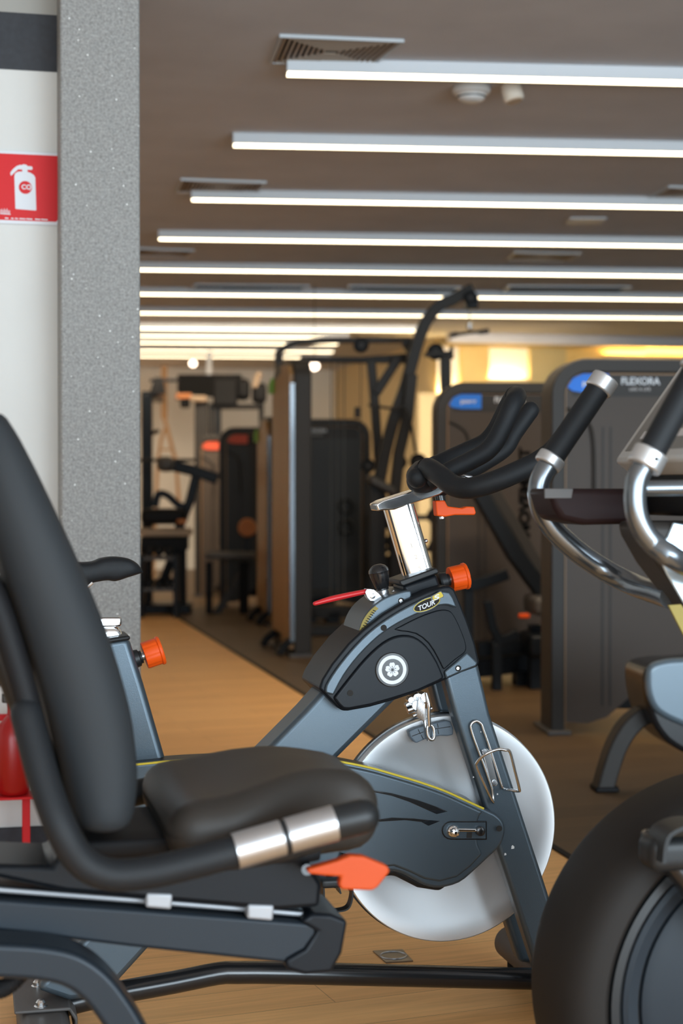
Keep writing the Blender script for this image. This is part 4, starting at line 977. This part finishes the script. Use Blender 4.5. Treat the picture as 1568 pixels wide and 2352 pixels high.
GA = frame_at(1266, 7.05, R(5)); hA = GA.hit(1400, 823, 0).z
near_m = cabinet(GA, .86, hA, 'nearest and tallest dark weight machine cabinet on the right, with white lettering at its top', 'blue', 'FLEXORA', tr=.16, d=.22, badge_text='power')
GB = frame_at(1002, 9.1, R(5)); hB = GB.hit(1120, 878, 0).z
cab2 = cabinet(GB, .90, hB, 'second dark weight machine cabinet with dark upright lettering, behind the bike handlebars', 'blue', 'FLEXORA', tr=.16, d=.2, badge_text='power')
q = GB.hit(1216, 1235, .02); text('vertical_lettering', 'MOVEMENT', .085, 'printdark', cab2, q.x, .022, q.z, PI / 2, bold=.0035, sx=1.12)
# press arm and lower frame of the second cabinet
arm = MB().sweep([GB.hit(1095, 1120, -.35), GB.hit(1180, 1270, -.4), GB.hit(1290, 1420, -.45)], rect(.05, .045)).build('press_arm', 'gunmetal', cab2, bevel=.01)
MB().sweep([GB.hit(1135, 1130, -.3), GB.hit(1250, 1325, -.35)], rect(.03, .030)).build('press_arm', 'frame', cab2, bevel=.006)
def gbeam(pts, y, r0=.03, r1=.03, nm='frame_beam', m='gunmetal', fr=GB, par=None):
    return MB().sweep([fr.hit(px, py, y) for px, py in pts], rect(r0, r1)).build(nm, m, par or cab2, bevel=.005)
gbeam([(1062, 1352), (1165, 1318)], -.5, .03, .03); gbeam([(1118, 1380), (1130, 1440), (1150, 1480)], -.5, .03, .022); gbeam([(1128, 1482), (1190, 1455)], -.5, .025, .025)
gbeam([(1000, 1545), (1245, 1515)], -.2, .06, .05); gbeam([(1095, 1490), (1245, 1480)], -.35, .05, .04)
MB().rbox(*sorted((GB.hit(1205, 1480, -.5).x, GB.hit(1260, 1480, -.5).x)), -.62, -.3, GB.hit(0, 1520, -.5).z, GB.hit(0, 1462, -.5).z, .03, 6).build('roller_pad', 'gunmetal', cab2)
MB().rbox(*sorted((GB.hit(1216, 1400, -.5).x, GB.hit(1262, 1400, -.5).x)), -.62, -.3, GB.hit(0, 1420, -.5).z, GB.hit(0, 1375, -.5).z, .03, 6).build('knee_pad', 'cast', cab2)
MB().rbox(*sorted((GB.hit(1190, 1420, -.55).x, GB.hit(1214, 1420, -.55).x)), -.58, -.54, GB.hit(0, 1428, -.55).z, GB.hit(0, 1417, -.55).z, .008, 4).build('orange_catch', 'orange', cab2)
for px in (1010, 1200):
    g0 = GB.hit(px, 1540, -.3); MB().box(g0.x - .04, g0.x + .04, -.34, -.2, 0, g0.z).build('support_leg', 'gunmetal', cab2)
for (px, py) in ((1140, 1480), (1075, 1350)):
    g0 = GB.hit(px, py, -.5); MB().box(g0.x - .025, g0.x + .025, -.53, -.47, 0, g0.z).build('support_leg', 'gunmetal', cab2, bevel=.004)
g0 = GB.hit(1230, 1500, -.5); MB().box(g0.x - .03, g0.x + .03, -.5, -.42, 0, g0.z + .15).build('support_leg', 'gunmetal', cab2, bevel=.004)
g0 = GB.hit(1285, 1420, -.45); MB().box(g0.x - .03, g0.x + .03, -.49, -.41, 0, g0.z + .05).build('support_leg', 'gunmetal', cab2, bevel=.004)
# glossy seat shell on an arched leg, in front of the nearest cabinet
GS = frame_at(1380, 5.75, R(5))
ss = thing('machine_seat', GS, 'glossy slate seat shell on one arched leg in front of the nearest cabinet', 'machine seat')
MB().sweep(catmull([GS.hit(1383, 1814, 0), GS.hit(1398, 1760, 0), GS.hit(1418, 1706, 0), GS.hit(1450, 1660, 0), GS.hit(1500, 1630, 0), GS.hit(1590, 1610, .0)], 5)[0], rect(.045, .032)).build('arched_leg', 'frame', ss, bevel=.008)
q = GS.hit(1383, 1814, 0); MB().box(q.x - .035, q.x + .05, -.05, .05, 0, max(.02, q.z + .01)).build('rubber_foot', 'matteblack', ss, bevel=.006)
sh = smooth2([(1436, 1532), (1450, 1515), (1480, 1508), (1530, 1505), (1700, 1505), (1800, 1600), (1760, 1740), (1640, 1735), (1568, 1722), (1500, 1690), (1462, 1650), (1440, 1590)], 4)
MB().prism(xz(GS, sh, .10), -.15, .12).build('seat_shell', 'blackgloss', ss, bevel=.02, seg=4)
sh2 = smooth2([(1484, 1560), (1492, 1530), (1520, 1517), (1568, 1512), (1700, 1512), (1790, 1600), (1750, 1700), (1640, 1690), (1568, 1668), (1510, 1638), (1488, 1600)], 4)
MB().prism(xz(GS, sh2, -.18), -.18, -.14).build('seat_pad', 'glow_shell', ss, bevel=.03, seg=5)
q = GS.hit(1640, 1700, 0); MB().box(q.x - .05, q.x + .05, -.05, .05, 0, q.z).build('rear_post', 'frame', ss, bevel=.006)
# distant cabinets facing the viewer
GM = frame_at(618, 13.45, R(5)); hM = GM.hit(760, 962, 0).z
mid = cabinet(GM, .85, hM, 'grey weight machine cabinet with two round dark grips, just right of the tan tower', None, 'FLEXORA', panel='panelcool', tr=.15)
for py in (1163, 1211):
    q = GM.hit(795, py, -.02); tt = [(q.x + .055 * math.cos(2 * PI * k / 24), -.03, q.z + .055 * math.sin(2 * PI * k / 24)) for k in range(24)]
    MB().tube(tt, .018, 12, closed=True).build('round_grip', 'black', mid)
gbeam([(700, 1405), (850, 1405)], -.5, .05, .05, fr=GM, par=mid, m='frame'); gbeam([(700, 1360), (850, 1362)], -.3, .02, .02, fr=GM, par=mid, m='frame')
for px in (712, 765, 845):
    g0 = GM.hit(px, 1405, -.5); MB().box(g0.x - .05, g0.x + .05, -.55, -.1, 0, g0.z).build('support_leg', 'gunmetal', mid)
G5 = frame_at(503, 14.6, R(5)); cabinet(G5, .72, G5.hit(550, 981, 0).z, 'dark weight cabinet with a red-orange corner badge, left of the tan towers', 'redbadge', None, tr=.14, panel='panelcool')
G6 = frame_at(447, 16.0, R(5)); cabinet(G6, .62, G6.hit(470, 998, 0).z, 'farthest dark cabinet with a red-orange corner badge, partly behind its neighbour', 'redbadge', None, tr=.14)
# towers facing the aisle, seen edge-on
def tower(pxL, pxM, pxR, depth, ytop, label, second):
    fr = frame_at(pxM, depth, YAW)
    t = thing('weight_stack_machine', fr, label, 'gym machine', 'weight machines facing the aisle')
    h = fr.hit(pxM, ytop, 0).z
    # find the length that spans pxL..pxM
    lo, hi = .01, 6
    o, _ = fr.ray(0, 0)
    def proj(L):
        pw = fr.o + Vector((-L * fr.s, L * fr.c, 0)); return 784 + F * pw.x / pw.y
    for _ in range(40):
        m_ = (lo + hi) / 2
        if proj(m_) > pxL: lo = m_
        else: hi = m_
    Ln = lo; W = fr.hit(pxR, 1200, 0).x
    r = .12; n = 8
    prof = [(0, 0.02)] + [(r * .0 + .0, h - r)] + [(r - r * math.cos(PI / 2 * k / n), h - r + r * math.sin(PI / 2 * k / n)) for k in range(1, n + 1)] + [(Ln - r + r * math.sin(PI / 2 * k / n), h - r + r * math.cos(PI / 2 * k / n)) for k in range(n + 1)] + [(Ln, .02)]
    def yz(mb, pr, xa, xb):
        m = len(pr); vs = [(xa, a, b) for a, b in pr] + [(xb, a, b) for a, b in pr]
        return mb.add(vs, [tuple(range(m)), tuple(range(2 * m - 1, m - 1, -1))] + [(i, (i + 1) % m, m + (i + 1) % m, m + i) for i in range(m)])
    yz(MB(), prof, 0.035, W).build('cabinet_body', 'frame', t, bevel=.008)
    q = Ln * .40
    inner = [(a, b) for a, b in [(Ln * .50, .12), (Ln * .50, h - .07), (Ln - .05, h - .12), (Ln - .03, .12)]]
    yz(MB(), [(.03, .05), (.03, h - .10), (.08, h - .04), (Ln * .40, h - .03), (Ln * .40, .05)], .004, .036).build('aisle_panel', 'warmlit', t, bevel=.004)
    yz(MB(), inner, .018, .036).build('aisle_panel', 'warmlit', t, bevel=.004)
    yz(MB(), [(Ln * .84, h - .19), (Ln * .84, h - .09), (Ln - .02, h - .13), (Ln - .02, h - .19)], -.004, .018).build('corner_badge', 'green', t)
    MB().box(.006, .034, -.004, .004, .1, h - .16).build('pale_edge_strip', 'graytube', t)
    for yy in (.06, Ln - .1):
        MB().sweep([(-.06, yy, .012), (-.035, yy, .06), (.03, yy, .11), (.08, yy, .13)], rect(.035, .022)).build('foot', 'matteblack', t, bevel=.005)
    MB().box(0, W, -.02, Ln, 0, .02).build('foot_plate', 'cast', t)
    return t, fr, h, Ln, W
tower(616, 664, 716, 10.3, 822, 'tallest tan-sided machine tower standing at the edge of the aisle, left of centre', 0)
tower(583, 612, 650, 12.6, 955, 'lower tan-sided machine tower just behind and left of the tallest one', 1)

# ---- cable tower with the curved crane arm
D = frame_at(860, 11.6, R(5))
ct = thing('cable_tower', D, 'tall black cable tower with curved arm, pulleys and a hanging bar under the ceiling', 'gym machine')
def db(pts, y, a=.04, b=.03, nm='frame_beam', m='frame', k=0, par=None):
    P = [D.hit(px, py, y) for px, py in pts]
    if k: P = catmull(P, k)[0]
    return MB().sweep(P, rect(a, b)).build(nm, m, par or ct, bevel=.006)
db([(870, 1110), (884, 1040), (905, 960), (930, 890), (955, 800), (975, 745), (1005, 705), (1040, 688), (1085, 664)], 0, .045, .042, 'curved_arm', 'frame', 5)
db([(905, 1150), (916, 1040), (935, 960), (945, 860)], -.08, .04, .04, 'inner_upright')
db([(852, 830), (862, 950), (873, 1110)], .25, .04, .032, 'upright'); db([(930, 800), (945, 790)], .2, .06, .06, 'top_block')
db([(915, 822), (862, 905)], .22, .035, .034, 'diagonal_brace'); db([(690, 826), (955, 828)], .3, .04, .022, 'cross_beam')
db([(635, 815), (652, 800), (690, 786), (780, 782), (950, 782)], .5, .04, .022, 'cross_beam', 'frame', 4)
db([(735, 830), (945, 815)], .25, .02, .012, 'cross_beam')
db([(845, 930), (900, 938), (925, 935), (940, 960), (955, 1040)], -.2, .015, .010, 'pull_arm', 'frame', 4); db([(820, 935), (820, 960)], .2, .02, .02, 'post_end')
for px, py, r in ((829, 793, .055), (1080, 684, .05), (1000, 808, .06), (845, 1070, .05), (960, 1060, .06), (918, 1062, .05)):
    q = D.hit(px, py, -.06); pu = MB().lathe([(r, -.02), (r, -.008), (r * .85, -.004), (r * .85, .004), (r, .008), (r, .02)], q, (0, 1, 0), 32).build('pulley', 'matteblack', ct)
    MB().lathe([(r * .4, -.024), (r * .4, -.018)], q, (0, 1, 0), 20).build('pulley_hub', 'frame', pu)
MB().box(D.hit(1068, 690, 0).x, D.hit(1096, 690, 0).x, -.05, .05, D.hit(0, 700, 0).z, D.hit(0, 665, 0).z).build('arm_head', 'gunmetal', ct, bevel=.01)
MB().tube(H3(D, [(1077, 690, 0), (1078, 735, 0)]), .004, 8).build('cable', 'graytube', ct)
MB().lathe([(.01, .03), (.022, .015), (.022, -.02), (.008, -.035)], D.hit(1078, 748, 0), (0, 0, 1), 20).build('swivel_hook', 'chrome2', ct)
bar = MB().tube(H3(D, [(1036, 770, 0), (1078, 764, 0), (1121, 761, 0)]), .012, 12).build('pull_bar', 'black', ct)
for a, b in (((1033, 771), (1050, 767)), ((1100, 763), (1122, 760))): MB().tube(H3(D, [(*a, 0), (*b, 0)]), .018, 12).build('bar_grip', 'black', bar)
db([(975, 815), (1040, 810)], -.1, .03, .016, 'side_bracket'); db([(1022, 815), (1023, 880), (1026, 960)], .3, .03, .04, 'rear_upright'); db([(1036, 795), (1038, 825)], -.1, .02, .012, 'bracket_end')
for px in (760, 775, 790, 828): MB().tube([D.hit(px, 832, .28), D.hit(px, 1400, .28)], .004, 6).build('cable', 'graytube', ct)
for px, py, yy in ((868, 1100, 0), (908, 1150, -.08), (873, 1105, .25), (1026, 955, .3)):
    q = D.hit(px, py, yy); MB().box(q.x - .04, q.x + .04, yy - .04, yy + .04, 0, q.z + .03).build('upright', 'frame', ct, bevel=.005)
q0, q1 = D.hit(640, 815, .5), D.hit(1030, 960, .3)
MB().box(q0.x - .03, q0.x + .03, .46, .54, 0, q0.z).build('upright', 'frame', ct, bevel=.005)
MB().box(q0.x - .05, D.hit(1040, 900, 0).x, .2, .32, 0, .08).build('base_beam', 'frame', ct, bevel=.01)
MB().box(D.hit(860, 900, 0).x, D.hit(925, 900, 0).x, -.6, .6, 0, .07).build('base_beam', 'frame', ct, bevel=.01)
MB().rbox(D.hit(845, 1090, -.3).x, D.hit(905, 1090, -.3).x, -.4, -.15, D.hit(0, 1110, -.3).z, D.hit(0, 1088, -.3).z, .02, 6, lambda p: (p.x, p.y, p.z - (p.x - D.hit(845, 1090, -.3).x) * .5)).build('seat_pad', 'cast', ct)
q = D.hit(860, 1105, -.28); MB().box(q.x - .03, q.x + .03, -.3, -.24, .0, q.z).build('seat_post', 'frame', ct)
# weight plates on a rack between the cable tower and the second cabinet
E = frame_at(870, 13.0, R(5))
ra = thing('plate_rack', E, 'black rack loaded with small pale-hubbed weight plates, right of the grey cabinet', 'plate rack')
MB().box(E.hit(866, 1300, 0).x, E.hit(880, 1300, 0).x, -.05, .05, 0, E.hit(0, 1150, 0).z).build('rack_post', 'gunmetal', ra)
MB().box(E.hit(990, 1300, 0).x, E.hit(1004, 1300, 0).x, -.05, .05, 0, E.hit(0, 1100, 0).z).build('rack_post', 'gunmetal', ra)
MB().box(E.hit(864, 1400, 0).x, E.hit(1010, 1400, 0).x, -.25, .2, 0, .08).build('rack_base', 'gunmetal', ra, bevel=.01)
for py in (1190, 1265, 1330): MB().box(E.hit(867, py, 0).x, E.hit(1002, py, 0).x, -.03, .03, E.hit(0, py + 6, 0).z, E.hit(0, py - 6, 0).z).build('rack_bar', 'gunmetal', ra)
k = 0
spots = [(868, 1192, .06), (905, 1195, .09), (1000, 1185, .07), (866, 1245, .05), (902, 1243, .06), (1000, 1255, .06), (905, 1300, .10), (868, 1318, .05), (892, 1345, .055), (1005, 1330, .07)]
wp0 = None
for px, py, r in spots:
    q = E.hit(px, py, -.12)
    wq = E.o + Vector((q.x * E.c - q.y * E.s, q.x * E.s + q.y * E.c, q.z))
    if wp0 is None:
        wp0 = bpy.data.objects.new('weight_plate', None); COL.objects.link(wp0); wp0.empty_display_size = .05
        wp0['category'] = 'weight plate'; wp0['group'] = 'weight plates on the rack'
        MB().lathe([(.3, .04), (.3, -.04), (.93, -.035), (1.0, -.2), (1, .2), (.93, .04)], (0, 0, 0), (0, 1, 0), 32).build('plate_disc', 'matteblack', wp0)
        MB().lathe([(.15, -.3), (.34, -.25), (.34, .1)], (0, 0, 0), (0, 1, 0), 20).build('plate_hub', 'peach', wp0)
        o = wp0
    else:
        o = wp0.copy(); COL.objects.link(o)
        for c_ in list(wp0.children): cc = c_.copy(); COL.objects.link(cc); cc.parent = o
    o.location = wq; o.rotation_euler = (0, 0, E.yaw); o.scale = (r, r * .7, r)
    o['label'] = 'small black pale-hubbed weight plate on the rack right of the grey cabinet'

# ---- far left: rack, television, easel, dumbbells, bench
Gx = Frame(0, 0, R(3))
def far(px, depth): return frame_at(px, depth, R(3))
f1 = far(338, 15.0)
t = thing('squat_rack', f1, 'tall black power rack upright seen right beside the stone column', 'power rack')
for a, b in ((328, 350),): MB().box(f1.hit(a, 1000, 0).x, f1.hit(b, 1000, 0).x, -.06, .06, 0, f1.hit(0, 905, 0).z).build('upright', 'gunmetal', t, bevel=.006)
MB().box(f1.hit(325, 1000, .9).x, f1.hit(340, 1000, .9).x, .85, .95, 0, f1.hit(0, 905, .9).z).build('upright', 'gunmetal', t)
MB().box(f1.hit(326, 905, 0).x, f1.hit(362, 905, 0).x, -.05, .9, f1.hit(0, 912, 0).z, f1.hit(0, 898, 0).z).build('top_beam', 'gunmetal', t)
MB().tube(H3(f1, [(300, 1057, -.1), (450, 1057, -.1)]), .016, 10).build('barbell_rest', 'matteblack', t)
MB().tube(H3(f1, [(350, 995, -.04), (362, 990, -.12)]), .02, 10).build('hook', 'matteblack', t)
MB().prism(xz(f1, [(345, 905), (352, 880), (356, 868), (372, 868), (376, 880), (380, 905)], 0), -.08, .08).build('top_block', 'matteblack', t)
MB().tube(H3(f1, [(344, 874, 0), (410, 873, 0)]), .018, 10).build('top_bar', 'matteblack', t)
f2 = far(500, 18.4)
t = thing('television', f2, 'wide black television hanging at the far end under the packed lamps', 'television')
MB().box(f2.hit(407, 900, 0).x, f2.hit(555, 900, 0).x, 0, .07, f2.hit(0, 910, 0).z, f2.hit(0, 858, 0).z).build('screen', 'matteblack', t, bevel=.01)
zz = f2.hit(0, 858, 0).z; xx = f2.hit(480, 900, 0).x
MB().box(xx - .03, xx + .03, .02, .06, zz - .02, CZ).build('hanger', 'lampside', t)
f3 = far(520, 17.0)
t = thing('pulldown_station', f3, 'black pulldown station with dark pads above the red-badged cabinets', 'gym machine')
for a, b, tp_ in ((447, 478, 918), (480, 490, 925), (492, 508, 870)):
    MB().box(f3.hit(a, 1000, 0).x, f3.hit(b, 1000, 0).x, -.06, .06, 0, f3.hit(0, tp_, 0).z).build('column', 'gunmetal' if a != 447 else 'frame', t, bevel=.01)
MB().box(f3.hit(490, 900, 0).x, f3.hit(606, 900, 0).x, -.1, .1, f3.hit(0, 938, 0).z, f3.hit(0, 928, 0).z).build('cross_beam', 'matteblack', t)
MB().box(f3.hit(490, 900, 0).x, f3.hit(545, 900, 0).x, -.15, .1, f3.hit(0, 932, 0).z, f3.hit(0, 868, 0).z).build('cover_box', 'matteblack', t, bevel=.02)
MB().rbox(f3.hit(540, 900, 0).x, f3.hit(574, 900, 0).x, -.12, .12, f3.hit(0, 918, 0).z, f3.hit(0, 868, 0).z, .06, 6).build('roller_pad', 'matteblack', t)
MB().rbox(f3.hit(578, 900, 0).x, f3.hit(612, 900, 0).x, -.12, .12, f3.hit(0, 925, 0).z, f3.hit(0, 878, 0).z, .05, 6).build('roller_pad', 'matteblack', t)
MB().box(f3.hit(594, 900, 0).x, f3.hit(606, 900, 0).x, -.05, .05, 0, f3.hit(0, 925, 0).z).build('column', 'matteblack', t)
MB().tube(H3(f3, [(585, 890, -.1), (592, 862, -.1), (600, 858, -.1)]), .03, 10).build('handle', 'peach', t)
MB().rbox(f3.hit(438, 910, 0).x, f3.hit(476, 910, 0).x, -.25, -.1, f3.hit(0, 924, 0).z, f3.hit(0, 910, 0).z, .02, 5).build('top_pad', 'peach', t)
MB().box(f3.hit(405, 910, 0).x, f3.hit(440, 910, 0).x, -.1, 0, f3.hit(0, 915, 0).z, f3.hit(0, 903, 0).z).build('cross_arm', 'orangelabel', t)
MB().box(f3.hit(404, 910, 0).x, f3.hit(450, 910, 0).x, -.02, .04, f3.hit(0, 918, 0).z, f3.hit(0, 905, 0).z).build('cross_arm', 'gunmetal', t)
MB().rbox(f3.hit(414, 925, 0).x, f3.hit(436, 925, 0).x, -.1, .05, f3.hit(0, 936, 0).z, f3.hit(0, 916, 0).z, .02, 5).build('pulley_box', 'matteblack', t)
f4 = far(375, 19.2)
t = thing('strap_stand', f4, 'slim tan wooden stand with splayed straps against the far wall', 'stand')
MB().box(f4.hit(370, 850, 0).x, f4.hit(384, 850, 0).x, -.03, .03, f4.hit(0, 960, 0).z, f4.hit(0, 838, 0).z).build('post', 'towel', t)
MB().sweep([f4.hit(376, 955, 0), f4.hit(388, 1000, 0), f4.hit(404, 1062, 0)], rect(.02, .022)).build('splayed_leg', 'towel', t)
MB().sweep([f4.hit(378, 985, 0), f4.hit(370, 1010, 0), f4.hit(362, 1060, 0)], rect(.02, .018)).build('splayed_leg', 'towel', t)
MB().box(f4.hit(364, 1030, 0).x, f4.hit(400, 1030, 0).x, -.02, .02, f4.hit(0, 1034, 0).z, f4.hit(0, 1030, 0).z).build('cross_bar', 'towel', t)
a = f4.hit(404, 1060, 0); MB().sweep([a, (a.x + .1, 0, 0)], rect(.02, .02)).build('splayed_leg', 'towel', t)
a = f4.hit(362, 1060, 0); MB().sweep([a, (a.x - .06, 0, 0)], rect(.02, .02)).build('splayed_leg', 'towel', t)
f5 = far(400, 14.1)
t = thing('preacher_bench', f5, 'black bench machine with a round roller pad and long arm beside the stone column', 'gym machine')
MB().rbox(f5.hit(361, 1070, 0).x, f5.hit(402, 1070, 0).x, -.16, .16, f5.hit(0, 1084, 0).z, f5.hit(0, 1048, 0).z, .06, 8).build('roller_pad', 'cast', t)
MB().sweep([f5.hit(390, 1068, 0), f5.hit(440, 1080, 0), f5.hit(500, 1100, 0)], rect(.06, .05)).build('arm', 'gunmetal', t, bevel=.01)
MB().sweep([f5.hit(452, 1085, 0), f5.hit(436, 1150, 0), f5.hit(412, 1210, 0), f5.hit(392, 1290, 0), f5.hit(368, 1352, 0)], rect(.05, .04)).build('slanted_leg', 'gunmetal', t, bevel=.01)
MB().sweep(catmull([f5.hit(356, 1165, 0), f5.hit(364, 1135, 0), f5.hit(385, 1138, 0), f5.hit(410, 1160, 0), f5.hit(430, 1165, 0)], 3)[0], rect(.05, .03)).build('curved_arm', 'gunmetal', t)
MB().rbox(f5.hit(325, 1180, 0).x, f5.hit(430, 1180, 0).x, -.2, .2, f5.hit(0, 1205, 0).z, f5.hit(0, 1168, 0).z, .05, 8).build('chest_pad', 'matteblack', t)
MB().rbox(f5.hit(322, 1220, 0).x, f5.hit(440, 1220, 0).x, -.2, .2, f5.hit(0, 1232, 0).z, f5.hit(0, 1213, 0).z, .02, 6).build('seat_pad', 'peach', t)
MB().box(f5.hit(325, 1250, 0).x, f5.hit(432, 1250, 0).x, -.18, .18, f5.hit(0, 1262, 0).z, f5.hit(0, 1234, 0).z).build('seat_frame', 'matteblack', t)
MB().rbox(f5.hit(407, 1197, -.2).x, f5.hit(428, 1197, -.2).x, -.24, -.2, f5.hit(0, 1203, -.2).z, f5.hit(0, 1193, -.2).z, .01, 4).build('orange_handle', 'orangelabel', t)
for px in (335, 415): q = f5.hit(px, 1250, 0); MB().box(q.x - .05, q.x + .05, -.05, .05, 0, q.z).build('leg', 'matteblack', t)
MB().box(f5.hit(322, 1310, 0).x, f5.hit(440, 1310, 0).x, -.25, .25, 0, .08).build('base', 'gunmetal', t, bevel=.01)
f6 = far(360, 13.6)
t = thing('dumbbell_rack', f6, 'low dark dumbbell rack on the floor beside the stone column', 'dumbbell rack')
for z_ in (.22, .48): MB().box(f6.hit(322, 1300, 0).x, f6.hit(408, 1300, 0).x, -.15, .15, z_, z_ + .03).build('shelf', 'cast', t)
for px in (326, 405): q = f6.hit(px, 1300, 0); MB().box(q.x - .02, q.x + .02, -.17, .17, 0, .52).build('upright', 'gunmetal', t)
db0 = None
for zi, z_ in enumerate((.25, .51)):
    for j in range(3):
        q = f6.hit(344 + j * 22, 1300, 0)
        if db0 is None:
            db0 = bpy.data.objects.new('dumbbell', None); COL.objects.link(db0); db0['category'] = 'dumbbell'; db0['group'] = 'dumbbells on the low rack'
            MB().tube([(0, -.08, 0), (0, .08, 0)], .014, 12).build('handle', 'graytube', db0)
            for s in (-1, 1): MB().lathe([(.03, s * .05), (.036, s * .06), (.036, s * .12), (.03, s * .13)], (0, 0, 0), (0, 1, 0), 20).build('head', 'matteblack', db0)
            o = db0
        else:
            o = db0.copy(); COL.objects.link(o)
            for c_ in list(db0.children): cc = c_.copy(); COL.objects.link(cc); cc.parent = o
        wq = f6.o + Vector((q.x * f6.c, q.x * f6.s, z_ + .037)); o.location = wq; o.rotation_euler = (0, 0, f6.yaw)
        o['label'] = 'small black round-headed dumbbell lying on the %s shelf of the low rack' % ('lower' if zi == 0 else 'upper')
f7 = far(520, 13.9)
t = thing('flat_bench', f7, 'dark flat bench with a slanted leg in front of the red-badged cabinets', 'bench')
MB().rbox(f7.hit(470, 1270, 0).x, f7.hit(585, 1270, 0).x, -.16, .16, f7.hit(0, 1284, 0).z, f7.hit(0, 1268, 0).z, .02, 6).build('bench_pad', 'cast', t)
MB().sweep([f7.hit(572, 1290, 0), f7.hit(530, 1360, 0), f7.hit(495, 1412, 0)], rect(.035, .03)).build('slanted_leg', 'frame', t, bevel=.006)
q = f7.hit(560, 1290, 0); MB().box(q.x - .04, q.x + .04, -.04, .04, 0, q.z).build('leg', 'matteblack', t)
q = f7.hit(480, 1290, 0); MB().box(q.x - .03, q.x + .03, -.03, .03, 0, q.z).build('leg', 'matteblack', t)
q = f7.hit(568, 1212, 0); MB().lathe([(.07, -.05), (.08, -.03), (.08, .03), (.07, .05)], q, (0, 1, 0), 24).build('roller', 'orangelabel', t)
MB().box(q.x - .02, q.x + .02, .05, .08, f7.hit(0, 1275, 0).z, q.z).build('roller_post', 'gunmetal', t)
